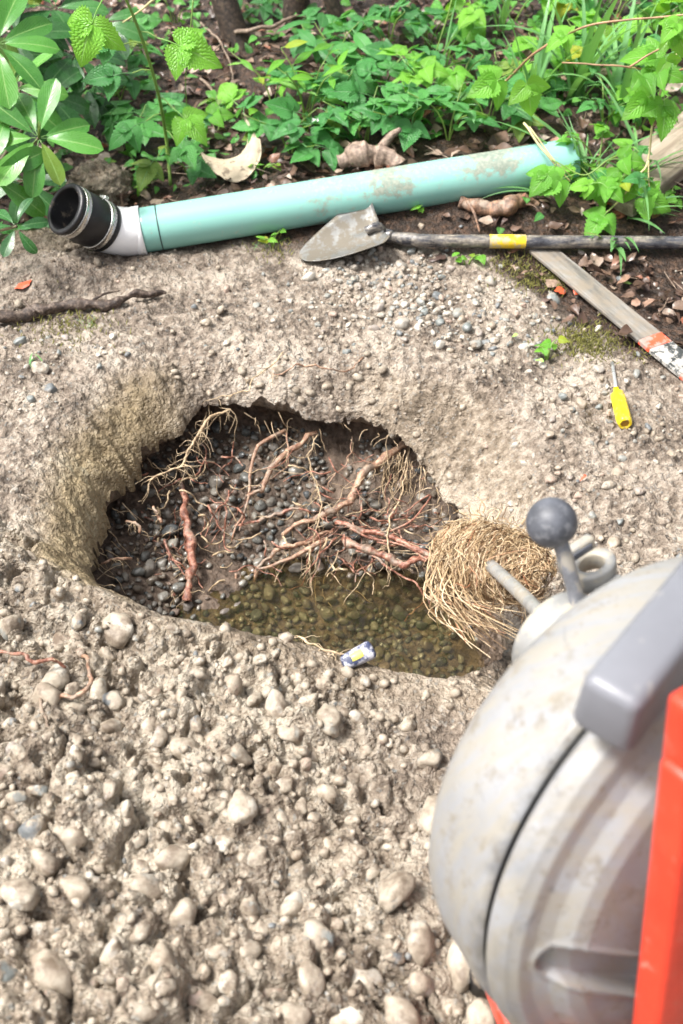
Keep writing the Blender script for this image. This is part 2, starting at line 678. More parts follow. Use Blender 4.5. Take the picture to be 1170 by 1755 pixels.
def mat_stone(name, coat, per_object=True, wet=0.35, dark=1.0):
    """river stones, partly coated with drying mud"""
    t = NT(name)
    c = t.coord('Object')
    r = t.random() if per_object else t.attr('rnd')
    if per_object:
        cmb = t.new('ShaderNodeCombineXYZ')
        t.set(cmb.inputs[0], t.math('MULTIPLY', r, 37.0))
        t.set(cmb.inputs[1], t.math('MULTIPLY', r, 91.0))
        sv = t.new('ShaderNodeVectorMath', operation='SCALE')      # these meshes are of unit size
        t.set(sv.inputs[0], c)
        sv.inputs['Scale'].default_value = 0.016
        ad = t.new('ShaderNodeVectorMath', operation='ADD')
        t.set(ad.inputs[0], sv.outputs[0])
        t.set(ad.inputs[1], cmb.outputs[0])
        c = ad.outputs[0]
    k = dark
    cols = [(0.0, (.12, .13, .135)), (.10, (.31, .28, .24)), (.26, (.22, .22, .20)), (.40, (.38, .35, .30)), (.54, (.28, .225, .17)),
            (.66, (.16, .175, .17)), (.74, (.43, .40, .34)), (.86, (.27, .23, .20)), (.94, (.33, .24, .19)), (1.0, (.22, .25, .23))]
    stone = t.ramp(r, [(p, tuple(k * q for q in v)) for p, v in cols], 'CONSTANT')
    fine = t.noise(c, 120, 5, 0.7)
    stone = t.mix(t.range(fine, 0.45, 0.7, 0.0, 0.5), stone, t.mix(0.5, stone, (.5 * k, .48 * k, .44 * k)))
    n = t.noise(c, 45, 5, 0.6)
    mud = t.ramp(t.noise(c, 60, 5, 0.65), [(0.36, tuple(k * q for q in (.13, .095, .065))), (0.48, tuple(k * q for q in (.27, .222, .168))), (0.64, tuple(k * q for q in (.39, .34, .27)))])
    m = t.range(n, 0.62 - coat * 0.4, 0.70 - coat * 0.4, 0.0, 0.93)
    col = t.mix(m, stone, mud)
    rough = t.mix(m, (wet,) * 3, (wet + 0.27,) * 3)
    nb = t.bump(t.math('ADD', t.math('MULTIPLY', m, 0.30), t.math('MULTIPLY', t.noise(c, 160, 3), 0.5)), 0.5, 0.006)
    return t.fin(col, rough, nb, spec=0.5)


def mat_leaf(name, c1, c2, c3, rough=0.34, veins=9.0, vein_col=None, transl=0.3, per_object=True, bumpy=0.5, rib=0.035, side=0.5):
    t = NT(name)
    uv = t.new('ShaderNodeUVMap').outputs[0]
    s = t.new('ShaderNodeSeparateXYZ')
    t.set(s.inputs[0], uv)
    u, v = s.outputs[0], s.outputs[1]
    au = t.math('ABSOLUTE', t.math('SUBTRACT', u, 0.5))
    r = t.random() if per_object else t.attr('rnd')
    base = t.ramp(r, [(0.0, (c3[0] * 2.2, c3[1] * .9, c3[2] * .7)), (0.05, c1), (0.5, c2), (1.0, c3)])
    c = t.coord('Object')
    base = t.mix(t.range(t.noise(c, 40, 3), 0.35, 0.7, 0.0, 0.45), base, t.mix(0.5, base, c3))
    w = t.math('FRACT', t.math('SUBTRACT', t.math('MULTIPLY', v, veins), t.math('MULTIPLY', au, veins * 1.1)))
    ridge = t.math('ABSOLUTE', t.math('SUBTRACT', w, 0.5))          # 0 mid, .5 at vein
    vein = t.range(ridge, 0.41, 0.49)
    mid = t.range(au, rib, rib * 0.4)
    vm = t.math('MAXIMUM', t.math('MULTIPLY', vein, side), mid)
    vc = vein_col or tuple(min(1, q * 1.9 + 0.03) for q in c3)
    col = t.mix(t.math('MULTIPLY', vm, 0.6), base, vc)
    hgt = t.math('ADD', t.math('MULTIPLY', t.math('POWER', t.math('MULTIPLY', ridge, 2.0), 2.0), -1.0), t.math('MULTIPLY', mid, -1.5))
    nb = t.bump(hgt, bumpy, 0.004)
    rg = t.range(t.noise(c, 70, 3), 0.3, 0.7, rough - 0.08, rough + 0.15)
    t.fin(col, rg, nb, spec=0.5)
    return t.translucent(t.mix(0.5, col, (c3[0] * 1.8 + .02, c3[1] * 1.6 + .02, c3[2] * .6)), transl)


def mat_deadleaf(name, per_object):
    t = NT(name)
    r = t.random() if per_object else t.attr('rnd')
    c = t.coord('Object')
    if per_object:
        sv = t.new('ShaderNodeVectorMath', operation='SCALE')
        t.set(sv.inputs[0], c)
        sv.inputs['Scale'].default_value = 0.06
        c = sv.outputs[0]
    col = t.ramp(r, [(0.0, (.035, .02, .014)), (.18, (.10, .058, .040)), (.34, (.19, .12, .085)), (.48, (.07, .045, .038)),
                     (.60, (.28, .19, .135)), (.72, (.13, .085, .07)), (.82, (.42, .33, .25)), (.93, (.26, .085, .045)), (1.0, (.58, .49, .40))])
    col = t.mix(t.range(t.noise(c, 90, 4, 0.6), 0.35, 0.7, 0, 0.7), col, t.mix(0.6, col, (.05, .03, .022)))
    nb = t.bump(t.noise(c, 150, 3), 0.4, 0.003)
    t.fin(col, t.range(t.noise(c, 40), 0.35, 0.65, 0.22, 0.6), nb)
    return t.translucent(col, 0.12)


def mat_root(name, stops, rough=0.45, coat=0.35):
    t = NT(name)
    c = t.coord('Object')
    n = t.noise(c, 90, 5, 0.65)
    col = t.ramp(n, stops)
    m = t.range(t.noise(c, 28, 4, 0.6), 0.62 - coat * .3, 0.72 - coat * .3, 0, 0.9)
    col = t.mix(m, col, t.ramp(t.noise(c, 70, 4), [(.35, (.13, .095, .07)), (.62, (.33, .26, .2))]))
    nb = t.bump(t.math('ADD', n, t.noise(c, 320, 3)), 0.6, 0.003)
    return t.fin(col, rough, nb)


def mat_plain(name, color, rough=0.5, metal=0.0, spec=0.5, var=0.15, scale=30, bump=0.15, dirt=None, dirt_amt=0.0, dirt_scale=18):
    t = NT(name)
    c = t.coord('Object')
    n = t.noise(c, scale, 5, 0.6)
    lo = tuple(q * (1 - var) for q in color)
    hi = tuple(min(1, q * (1 + var)) for q in color)
    col = t.ramp(n, [(0.35, lo), (0.65, hi)])
    rg = t.range(t.noise(c, scale * 2.3, 3), 0.3, 0.7, max(0.02, rough - 0.08), min(1, rough + 0.1))
    if dirt:
        m = t.range(t.noise(c, dirt_scale, 6, 0.68), 0.62 - dirt_amt * 0.4, 0.70 - dirt_amt * 0.4, 0, 0.92)
        col = t.mix(m, col, dirt)
        rg = t.mix(m, (rough,) * 3, (0.7,) * 3)
    nb = t.bump(t.noise(c, scale * 5, 4), bump, 0.003)
    return t.fin(col, rg, nb, spec=spec, metal=metal)


M_GROUND, M_PIT = mat_ground(), mat_pit()
M_COBBLE = mat_stone('muddy_stone', 0.60, wet=0.36)
M_COBBLE_S = mat_stone('muddy_stone_small', 0.6, per_object=False)
M_PEBBLE = mat_stone('pebble', 0.22, wet=0.4)
M_PEBBLE_S = mat_stone('pebble_small', 0.25, per_object=False, wet=0.4)
M_WET = mat_stone('wet_pebble', 0.16, wet=0.16, dark=0.52)
M_WET_S = mat_stone('wet_pebble_small', 0.18, per_object=False, wet=0.16, dark=0.52)

# ------------------------------------------------------------------ the ground and the pit
NA = 1320
TH = np.linspace(0, 2 * PI, NA, endpoint=False)
s_list = [0.0]
while s_list[-1] < 75:
    s = s_list[-1]
    step = 0.0022 if s < 0.05 else (0.0034 if s < 0.75 else (0.0055 if s < 1.1 else max(0.006, (s - 0.9) * 0.035)))
    s_list.append(s + step)
S = np.array(s_list)
Lth = lip_r(TH)
far_blend = sstep(0.3, 3.0, S)[:, None]
Rg = (Lth[None, :] * (1 - far_blend) + 0.4 * far_blend) + S[:, None]
X = PITC[0] + Rg * np.cos(TH)[None]
Y = PITC[1] + Rg * np.sin(TH)[None]
Zg, inf = ground(X, Y, info=True)
NR = len(S)


def ring_faces(nr, na):
    i, k = np.meshgrid(np.arange(nr - 1), np.arange(na), indexing='ij')
    k2 = (k + 1) % na
    return np.stack([i * na + k, (i + 1) * na + k, (i + 1) * na + k2, i * na + k2], -1).reshape(-1, 4)


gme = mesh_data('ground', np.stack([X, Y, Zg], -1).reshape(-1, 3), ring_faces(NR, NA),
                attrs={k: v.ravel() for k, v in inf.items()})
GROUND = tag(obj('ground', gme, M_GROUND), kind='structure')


def pit_params(th):
    u = ang_interp(th, [(0, .0), (30, .02), (60, .045), (90, .075), (120, .09), (150, .10), (180, .095), (200, .05), (225, .0), (340, .0)])
    zs = ang_interp(th, [(0, -.33), (30, -.24), (60, -.175), (90, -.175), (120, -.19), (150, -.21), (180, -.23), (205, -.26), (235, -.30), (330, -.33)])
    gw = ang_interp(th, [(0, .03), (30, .10), (60, .20), (90, .24), (120, .26), (150, .25), (180, .20), (210, .12), (240, .05), (330, .03)])
    return u, zs, gw


_wl = np.array([at_z(a, b, ZW)[:2] for a, b in [(262, 1085), (295, 1062), (340, 1035), (398, 1003), (465, 980), (560, 968), (640, 968), (710, 980), (780, 1010), (830, 1065), (850, 1120)]])
_wa = np.arctan2(_wl[:, 1] - PITC[1], _wl[:, 0] - PITC[0])
_wr = np.hypot(_wl[:, 0] - PITC[0], _wl[:, 1] - PITC[1])
_wa = np.where(_wa < -1.2, _wa + 2 * PI, _wa)
_wo = np.argsort(_wa)
_wa, _wr = _wa[_wo], _wr[_wo]


def water_r(th):
    w = np.where(th < -1.2, th + 2 * PI, np.where(th > 2 * PI - 1.2, th - 2 * PI, th))
    return np.interp(w, _wa, _wr)


def pit_curve(th, t):
    """t: 0 centre .. 1 foot of slope .. 2 top of slope .. 3 lip"""
    L, zl = lip_r(th), lip_z(th)
    u, zs, gw = pit_params(th)
    Rm = L + u
    zf = -0.375
    rw = np.minimum(water_r(th), Rm - .02)
    k_ = np.clip((ZW - zf) / np.maximum(zs - zf, .02), .0, .95)      # share of the slope under water
    r0 = np.clip((rw - k_ * Rm) / (1 - k_), 0.04, Rm - .02)
    f1 = np.clip(t, 0, 1)
    f2 = np.clip(t - 1, 0, 1)
    f3 = np.clip(t - 2, 0, 1)
    r = r0 * f1 + (Rm - r0) * f2
    z = zf + (zs - zf) * f2
    # overhanging wall: bulge out a little, then in to the lip
    r = r + np.where(t > 2, (0.012 * np.sin(f3 * PI)) + (L - Rm) * f3 ** 2.2, 0)
    z = np.where(t > 2, zs + (zl - zs) * f3, z)
    return r, z


T = np.concatenate([np.linspace(0.02, 1, 46), np.linspace(1, 2, 64)[1:], np.linspace(2, 3, 40)[1:]])
tt, ph = np.meshgrid(T, TH, indexing='ij')


def pit_point(th, t, noise=True):
    r, z = pit_curve(th, t)
    x, y = PITC[0] + r * np.cos(th), PITC[1] + r * np.sin(th)
    if noise:
        edge = sstep(3.0, 2.75, t)
        mid = sstep(0.9, 1.5, t) * edge
        n = 0.016 * fbm(x * 16, y * 16, z * 16, octs=4, s=91) * mid
        n = n + 0.008 * fbm(x * 60, y * 60, z * 60, octs=2, s=95) * mid
        n = n + 0.006 * fbm(x * 18, y * 18, octs=3, s=99) * (1 - mid) * edge
        x = x - np.cos(th) * n
        y = y - np.sin(th) * n
        z = z + n * 0.8
    return x, y, z


px_, py_, pz_ = pit_point(ph, tt)
# the lip ring is shared with the ground exactly
px_[-1], py_[-1], pz_[-1] = X[0], Y[0], Zg[0]
for k, wgt in ((-2, .66), (-3, .33)):
    pz_[k] += (Zg[0] - lip_z(TH)) * wgt
pv = np.stack([px_, py_, pz_], -1).reshape(-1, 3)
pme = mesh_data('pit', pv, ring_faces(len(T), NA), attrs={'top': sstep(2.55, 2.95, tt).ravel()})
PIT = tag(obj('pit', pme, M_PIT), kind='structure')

# ------------------------------------------------------------------ water
t = NT('murky_water')
wc = t.coord('Object')
wb = t.bump(t.noise(wc, 9, 3), 0.10, 0.01)
gl = t.new('ShaderNodeBsdfGlossy')
gl.inputs['Roughness'].default_value = 0.03
tr = t.new('ShaderNodeBsdfTransparent')
tr.inputs['Color'].default_value = (.72, .67, .49, 1)
df = t.new('ShaderNodeBsdfDiffuse')
df.inputs['Color'].default_value = (.16, .14, .095, 1)
m1 = t.new('ShaderNodeMixShader')
m1.inputs[0].default_value = 0.077
t.t.links.new(tr.outputs[0], m1.inputs[1])
t.t.links.new(df.outputs[0], m1.inputs[2])
fr = t.new('ShaderNodeFresnel')
fr.inputs['IOR'].default_value = 1.45
t.set(fr.inputs['Normal'], wb)
t.set(gl.inputs['Normal'], wb)
m2 = t.new('ShaderNodeMixShader')
t.t.links.new(fr.outputs[0], m2.inputs[0])
t.t.links.new(m1.outputs[0], m2.inputs[1])
t.t.links.new(gl.outputs[0], m2.inputs[2])
t.t.links.new(m2.outputs[0], t.out.inputs[0])
wt = np.linspace(0, 2 * PI, 120, endpoint=False)
_rw = lip_r(wt) - 0.012
_u, _zs, _gw = pit_params(wt)
_rw = np.minimum(_rw, water_r(wt) + 0.035)
wv = [(PITC[0], PITC[1], ZW)] + [(PITC[0] + r * math.cos(a), PITC[1] + r * math.sin(a), ZW) for r, a in zip(_rw, wt)]
wf = [(0, 1 + k, 1 + (k + 1) % 120) for k in range(120)]
tag(obj('water', mesh_data('water', wv, wf, smooth=False), t.m), kind='structure')

# ------------------------------------------------------------------ stones
import bmesh


def ico(sub):
    bm = bmesh.new()
    bmesh.ops.create_icosphere(bm, subdivisions=sub, radius=1.0)
    v = np.array([tuple(q.co) for q in bm.verts])
    bm.faces.ensure_lookup_table()
    f = np.array([[q.index for q in p.verts] for p in bm.faces])
    bm.free()
    return v, f


ICO1, ICO2, ICO3 = ico(1), ico(2), ico(3)


def stone_verts(base, seed, rough=0.22):
    """unit river stone: flattened, a little angular"""
    r = np.random.default_rng(seed)
    v = base.copy()
    o = r.uniform(0, 50, 3)
    d = 1 + rough * fbm(v[:, 0] * 1.1 + o[0], v[:, 1] * 1.1 + o[1], v[:, 2] * 1.1 + o[2], octs=2, s=3) * 2
    for _ in range(5):       # worn facets
        n = r.normal(size=3)
        n /= np.linalg.norm(n)
        h = v @ n
        lim = r.uniform(0.55, 0.88)
        d = np.where(h * d > lim, d * (1 - 0.75 * (1 - lim / np.maximum(h * d, 1e-6))), d)
    v = v * d[:, None]
    return v * np.array([1.0, r.uniform(.68, .92), r.uniform(.5, .78)])


STONES = [stone_verts(ICO3[0], 100 + i) for i in range(12)]
STONES1 = [stone_verts(ICO1[0], 200 + i) for i in range(12)]
STONES2 = [stone_verts(ICO2[0], 250 + i) for i in range(12)]


def stone_meshes(name, mat):
    out = []
    for i, v in enumerate(STONES):
        me = mesh_data(name, v, ICO3[1])
        me.materials.append(mat)
        out.append(me)
    return out


def rot_rand(r, tilt=0.5):
    return Matrix.Rotation(r.uniform(0, 2 * PI), 3, 'Z') @ Matrix.Rotation(r.gauss(0, tilt), 3, 'X') @ Matrix.Rotation(r.gauss(0, tilt), 3, 'Y')


def place_stones(pts, meshes, name, parent, limit, stuff_name, stuff_mat, seed, tilt=0.45, base=1):
    """pts: list of (x, y, z, radius); the `limit` that show largest become objects, the rest one mesh"""
    r = random.Random(seed)
    pts = sorted(pts, key=lambda p: -p[3] / max(0.3, np.dot(np.array(p[:3]) - EYE, FW)) * p[4] if len(p) > 4 else -p[3])
    for p in pts[:limit]:
        o = bpy.data.objects.new(name, r.choice(meshes))
        o.matrix_world = Matrix.Translation(p[:3]) @ rot_rand(r, tilt).to_4x4() @ Matrix.Scale(p[3], 4)
        link(o, parent)
    rest = pts[limit:]
    if rest:
        src, fc = (STONES1, ICO1[1]) if base == 1 else (STONES2, ICO2[1])
        vs, fs, rr = [], [], []
        nv = len(src[0])
        for i, p in enumerate(rest):
            m = np.array(rot_rand(r, tilt)) * p[3]
            vs.append(src[r.randrange(12)] @ m.T + np.array(p[:3]))
            fs.append(fc + i * nv)
            rr.append(np.full(nv, r.random()))
        o = obj(stuff_name, mesh_data(stuff_name, np.vstack(vs), np.vstack(fs), attrs={'rnd': np.concatenate(rr)}), stuff_mat, parent)
        tag(o, kind='stuff')


def in_view(p, mx=0.0):
    d = np.asarray(p) - EYE
    z = d @ FW
    if z < 0.2:
        return False
    a, b = 585 + FPX * d[0] / z, 877.5 - FPX * (d @ UP) / z
    return -mx <= a <= 1170 + mx and -mx <= b <= 1755 + mx


def poisson(n, sampler, rad, seed, pack=0.85):
    """dart throwing with radii; sampler(r) -> (x, y) or None"""
    r = random.Random(seed)
    cell = 0.06
    grid = {}
    out = []
    for _ in range(n):
        q = sampler(r)
        if q is None:
            continue
        x, y = q
        R = rad(r)
        ci, cj = int(x // cell), int(y // cell)
        ok = True
        for a in (-1, 0, 1):
            for b in (-1, 0, 1):
                for (x2, y2, r2) in grid.get((ci + a, cj + b), ()):
                    if (x - x2) ** 2 + (y - y2) ** 2 < ((R + r2) * pack) ** 2:
                        ok = False
                        break
                if not ok:
                    break
            if not ok:
                break
        if ok:
            grid.setdefault((ci, cj), []).append((x, y, R))
            out.append((x, y, R))
    return out


# cobbles in the spoil heap
def samp_spoil(r):
    x, y = r.uniform(-0.95, 0.42), r.uniform(0.25, 1.34)
    return x, y


c1 = poisson(4200, samp_spoil, lambda r: min(0.032, max(0.011, r.lognormvariate(math.log(0.0170), 0.40))), 5, 0.88)
ca = np.array(c1)
cz, cinf = ground(ca[:, 0], ca[:, 1], info=True)
dens = cinf['spoil'] * (0.30 + 0.70 * sstep(1.14, 0.90, ca[:, 1] + 0.10 * fbm(ca[:, 0] * 5, ca[:, 1] * 5, octs=2, s=71)))
keep = rng.random(len(ca)) < dens
cob = [(x, y, z + R * rnd.uniform(-0.32, 0.28), R, 1.0 if in_view((x, y, z)) else 0.2) for (x, y, R), z, k in zip(c1, cz, keep) if k]
place_stones(cob, stone_meshes('cobble', M_COBBLE), 'cobble', GROUND, 300, 'small_spoil_stones', M_COBBLE_S, 6, base=2)
c2 = poisson(4200, samp_spoil, lambda r: r.uniform(0.0035, 0.0115), 8, 0.95)
ca2 = np.array(c2)
z2, i2 = ground(ca2[:, 0], ca2[:, 1], info=True)
k2 = rng.random(len(ca2)) < i2['spoil'] * 0.9
grit = [(x, y, z + R * 0.1, R, 1) for (x, y, R), z, k in zip(c2, z2, k2) if k]
place_stones(grit, None, '', GROUND, 0, 'spoil_gravel', M_COBBLE_S, 9)

# pebbles on the ground between the pit, the shovel and the screwdriver
_sh = at_z(700, 500, 0)[:2]


def gravel_density(x, y):
    x, y = np.asarray(x), np.asarray(y)
    def blob(px, py, sx, sy):
        c = at_z(px, py, 0)
        return np.exp(-(((x - c[0]) / sx) ** 2 + ((y - c[1]) / sy) ** 2))
    d = 0.05 + 1.25 * blob(680, 485, .16, .11) + 0.55 * blob(820, 540, .20, .14) + 0.4 * blob(1060, 640, .18, .20) + 0.55 * blob(40, 620, .14, .14)
    d = d + 0.4 * blob(1000, 850, .22, .2) + 0.2 * blob(560, 560, .3, .12) + 0.25 * blob(1130, 480, .2, .1)
    d = d * (0.6 + 0.8 * (fbm(x * 7, y * 7, octs=2, s=111) > 0.0))
    return d


def samp_gravel(r):
    return r.uniform(-1.0, 1.1), r.uniform(1.1, 2.5)


c3 = poisson(9000, samp_gravel, lambda r: min(0.019, max(0.003, r.lognormvariate(math.log(0.0068), 0.45))), 15, 0.95)
def samp_band(r):
    p = at_z(r.uniform(560, 960), r.uniform(440, 600), 0)
    return p[0], p[1]


c3b = poisson(5200, samp_band, lambda r: min(0.016, max(0.0035, r.lognormvariate(math.log(0.0085), 0.38))), 17, 0.86)
c3 = c3 + c3b
nb_ = len(c3b)
ca3 = np.array(c3)
z3, i3 = ground(ca3[:, 0], ca3[:, 1], info=True)
k3 = rng.random(len(ca3)) < gravel_density(ca3[:, 0], ca3[:, 1]) * (1 - np.minimum(1, 1.8 * i3['clay'])) * (1 - i3['mud']) * (1 - 0.5 * i3['litter'])
k3 = k3 & (np.hypot(ca3[:, 0] - PITC[0], ca3[:, 1] - PITC[1]) > lip_r(np.arctan2(ca3[:, 1] - PITC[1], ca3[:, 0])) + 0.02)
band_w = np.zeros(len(ca3))
_bd = at_z(690, 490, 0)
_bd2 = at_z(820, 550, 0)
band_w[-nb_:] = (1.5 * np.exp(-(((ca3[-nb_:, 0] - _bd[0]) / .15) ** 2 + ((ca3[-nb_:, 1] - _bd[1]) / .10) ** 2)) + .7 * np.exp(-(((ca3[-nb_:, 0] - _bd2[0]) / .16) ** 2 + ((ca3[-nb_:, 1] - _bd2[1]) / .10) ** 2))) * (.55 + .6 * (fbm(ca3[-nb_:, 0] * 10, ca3[-nb_:, 1] * 10, octs=2, s=113) > -.1))
k3[-nb_:] = rng.random(nb_) < band_w[-nb_:]
peb = [(x, y, z + R * rnd.uniform(0.0, 0.35), R, 1.0 if in_view((x, y, z)) else 0.2) for (x, y, R), z, k in zip(c3, z3, k3) if k]
place_stones(peb, stone_meshes('pebble', M_PEBBLE), 'pebble', GROUND, 300, 'scattered_gravel', M_PEBBLE_S, 16, tilt=0.3)

# washed pebbles in the pit: the far slope and the bed under the water
pp = []
_rp = random.Random(33)


def samp_pit(r):
    return r.uniform(-0.46, 0.46), r.uniform(1.0, 1.92)


c4 = poisson(26000, samp_pit, lambda r: min(0.020, max(0.0045, r.lognormvariate(math.log(0.0100), 0.38))), 21, 0.72)
A4 = np.array(c4)
th4 = np.arctan2(A4[:, 1] - PITC[1], A4[:, 0] - PITC[0])
r4 = np.hypot(A4[:, 0] - PITC[0], A4[:, 1] - PITC[1])
u4, zs4, gw4 = pit_params(th4)
Rm4 = lip_r(th4) + u4
rw4 = np.minimum(water_r(th4), Rm4 - .02)
kk4 = np.clip((ZW + 0.375) / np.maximum(zs4 + 0.375, .02), .0, .95)
r04 = np.clip((rw4 - kk4 * Rm4) / (1 - kk4), 0.04, Rm4 - .02)
t4 = np.where(r4 < r04, r4 / r04, 1 + (r4 - r04) / (Rm4 - r04))
soil4 = fbm(A4[:, 0] * 8.0, A4[:, 1] * 8.0, octs=2, s=131)
q4 = pit_point(th4, t4)
for i in range(len(A4)):
    x, y, R = A4[i]
    if r4[i] > Rm4[i] - 0.004:
        continue
    # patches of bare soil between the pebbles
    if t4[i] > 1.15 and soil4[i] > (0.16 if x < -0.12 else 0.48) and _rp.random() < 0.8:
        continue
    pp.append((float(q4[0][i]), float(q4[1][i]), float(q4[2][i]) + R * _rp.uniform(0.15, 0.6), R, 1.0 if y > 1.3 else 0.3))
place_stones(pp, stone_meshes('washed_pebble', M_WET), 'washed_pebble', PIT, 300, 'pit_gravel', M_WET_S, 22, tilt=0.4, base=2)
# crumbs of soil all over the dug ground
M_CRUMB = mat_stone('soil_crumb', 1.6, per_object=False, wet=0.45)
nc_ = 7000
cx_, cy_ = rng.uniform(-1.0, 1.05, nc_), rng.uniform(.45, 2.4, nc_)
cz_, ci_ = ground(cx_, cy_, info=True)
cr_ = np.exp(rng.normal(math.log(.0042), .45, nc_))
rr_c = np.hypot(cx_ - PITC[0], cy_ - PITC[1]) - lip_r(np.arctan2(cy_ - PITC[1], cx_ - PITC[0]))
pk = (rng.random(nc_) < (.12 + .6 * sstep(-.15, .35, fbm(cx_ * 5, cy_ * 5, octs=3, s=77)) + .5 * np.exp(-(rr_c / .06) ** 2))) & (rr_c > .004) & (ci_['litter'] < .5) & (rng.random(nc_) > 1.5 * ci_['clay'])
crumbs = [(a, b, c + d * .25, min(d * (1 + 1.1 * math.exp(-(q / .07) ** 2)), .016)) for a, b, c, d, k, q in zip(cx_, cy_, cz_, cr_, pk, rr_c) if k]
place_stones(crumbs, None, '', GROUND, 0, 'soil_crumbs', M_CRUMB, 44)
print('crumbs', len(crumbs))
print('stones', len(cob), len(grit), len(peb), len(pp), 'ground tris', NR * NA * 2)

# ------------------------------------------------------------------ more materials
M_BLACK = mat_plain('black_rubber', (.012, .012, .014), 0.42, var=0.3, dirt=(.20, .16, .12), dirt_amt=0.02, dirt_scale=30)
M_STEEL = mat_plain('clamp_steel', (.62, .61, .58), 0.28, metal=1.0, var=0.12, scale=60)
M_WHITE = mat_plain('white_plastic', (.90, .90, .91), 0.4, var=0.02, dirt=(.45, .40, .33), dirt_amt=0.03, dirt_scale=14)
M_YELLOW = mat_plain('yellow_plastic', (.80, .60, .015), 0.3, var=0.08, dirt=(.22, .17, .10), dirt_amt=0.16, dirt_scale=60)
M_NAVY = mat_plain('navy_rubber', (.035, .045, .10), 0.45, var=0.2, dirt=(.46, .46, .50), dirt_amt=0.42, dirt_scale=45)
M_PALEYEL = mat_plain('pale_yellow_inlay', (.80, .70, .16), 0.4, var=0.1)
M_INK = mat_plain('dark_line', (.02, .05, .05), 0.5)
M_HOLE = mat_plain('hollow_end', (.30, .16, .02), 0.5)


def mat_pipe():
    t = NT('green_pvc')
    c = t.coord('Object')
    base = t.ramp(t.noise(c, 3, 3), [(.3, (.215, .46, .405)), (.7, (.25, .51, .45))])
    at = t.attr('mud')
    n = t.noise(c, 60, 7, 0.78)
    m = t.range(t.math('ADD', n, t.math('MULTIPLY', at, 0.35)), 0.66, 0.80, 0, 0.75)
    sp = t.range(t.noise(c, 150, 3, 0.6), 0.70, 0.74, 0, 0.8)
    m = t.math('MAXIMUM', m, t.math('MULTIPLY', sp, t.range(at, 0.0, 0.3, 0.15, 1.0)))
    col = t.mix(m, base, t.ramp(t.noise(c, 120, 4), [(.35, (.13, .10, .07)), (.65, (.30, .25, .19))]))
    rg = t.mix(m, (0.24,) * 3, (0.7,) * 3)
    return t.fin(col, rg, t.bump(t.math('ADD', m, t.math('MULTIPLY', t.noise(c, 9, 2), 0.2)), 0.12, 0.003), spec=0.5)


# ------------------------------------------------------------------ sewer pipe with elbow and rubber coupling
PR = 0.0505
pA, pB = at_depth(237, 396, 2.60), at_depth(983, 275, 2.66)
pdir = (pB - pA) / np.linalg.norm(pB - pA)
plen = float(np.linalg.norm(pB - pA))
PIPE = empty('sewer_pipe', tuple(pA - np.array([0, 0, PR])))
tag(PIPE, 'mint green plastic sewer pipe with white elbow and black rubber coupling', 'pipe')
Mp = Matrix.Translation((0, 0, PR)) @ frame_matrix((0, 0, 0), pdir)
prof = [(PR - .004, plen), (PR - .0005, plen), (PR, plen - .002)] + [(PR, plen * (1 - i / 60)) for i in range(1, 60)] + [(PR, 0.0)]
prof += [(PR - .004, 0.0), (PR - .0045, plen * .5), (PR - .004, plen - .0005)]
V, F = lathe(prof, 72)
V = xform(V, Mp)
va = np.array(V) + np.array(PIPE.location)
# mud sits where the pipe was gripped and where it touches the ground
along = (va - pA) @ pdir / plen
side = va[:, 2] - (pA[2] + along * (pB[2] - pA[2]))
mudw = 0.75 * np.exp(-((along - .57) / .07) ** 2) * sstep(-.02, .03, side) + 0.9 * np.exp(-((along - .80) / .08) ** 2) * sstep(0, .04, side)
mudw = mudw + .18 + 0.5 * sstep(-.02, -.05, side) * sstep(.15, .6, along) + 0.35 * np.exp(-((along - .42) / .05) ** 2)
me = mesh_data('pipe_barrel', V, F, attrs={'mud': mudw})
obj('pipe_barrel', me, mat_pipe(), PIPE)
V, F = lathe([(PR + .0006, .047), (PR + .0006, .050)], 48)
obj('marker_line', mesh_data('marker_line', xform(V, Mp), F), M_INK, PIPE)
# elbow: sweeps from the pipe axis toward the coupling axis
eS = pA + pdir * 0.005
cEnd = at_depth(110, 357, 2.47)
cStart = at_depth(178, 390, 2.56)
eMid = at_depth(209, 397, 2.585)
epath = smooth_path([eS + pdir * 0.002, eS - pdir * .010, eMid, cStart + (cStart - cEnd) * .05, cStart - (cStart - cEnd) * .1], 30)
er = np.full(len(epath), PR + .0035)
V, F, _ = tube(epath - np.array(PIPE.location), er, 56, False)
obj('elbow', mesh_data('elbow', V, F), M_WHITE, PIPE)
for f_, w_ in ((0.16, .010),):
    i = int(f_ * (len(epath) - 1))
    d_ = epath[min(i + 1, len(epath) - 1)] - epath[i]
    Vr, Fr = lathe([(PR + .0035, -w_), (PR + .0052, -w_ + .001), (PR + .0052, w_ - .001), (PR + .0035, w_)], 56)
    obj('socket_ridge', mesh_data('socket_ridge', xform(Vr, frame_matrix(tuple(epath[i] - np.array(PIPE.location)), d_)), Fr), M_WHITE, PIPE)
cd_ = cEnd - cStart
cl = float(np.linalg.norm(cd_))
CR = 0.0555
Mc = frame_matrix(tuple(cStart - np.array(PIPE.location)), cd_)
cprof = [(CR - .012, .02), (CR - .003, -.002), (CR + .001, .0), (CR + .0025, .006), (CR + .0025, .010), (CR, .012), (CR, .030), (CR + .0015, .034), (CR + .0015, cl - .034),
         (CR, cl - .030), (CR, cl - .012), (CR + .0025, cl - .010), (CR + .0025, cl - .003), (CR, cl), (CR - .008, cl + .001), (CR - .0095, cl - .003), (CR - .010, .02), (CR - .014, .018), (.001, .018)]
V, F = lathe(cprof, 72)
COUP = obj('rubber_coupling', mesh_data('rubber_coupling', xform(V, Mc), F), M_BLACK, PIPE)
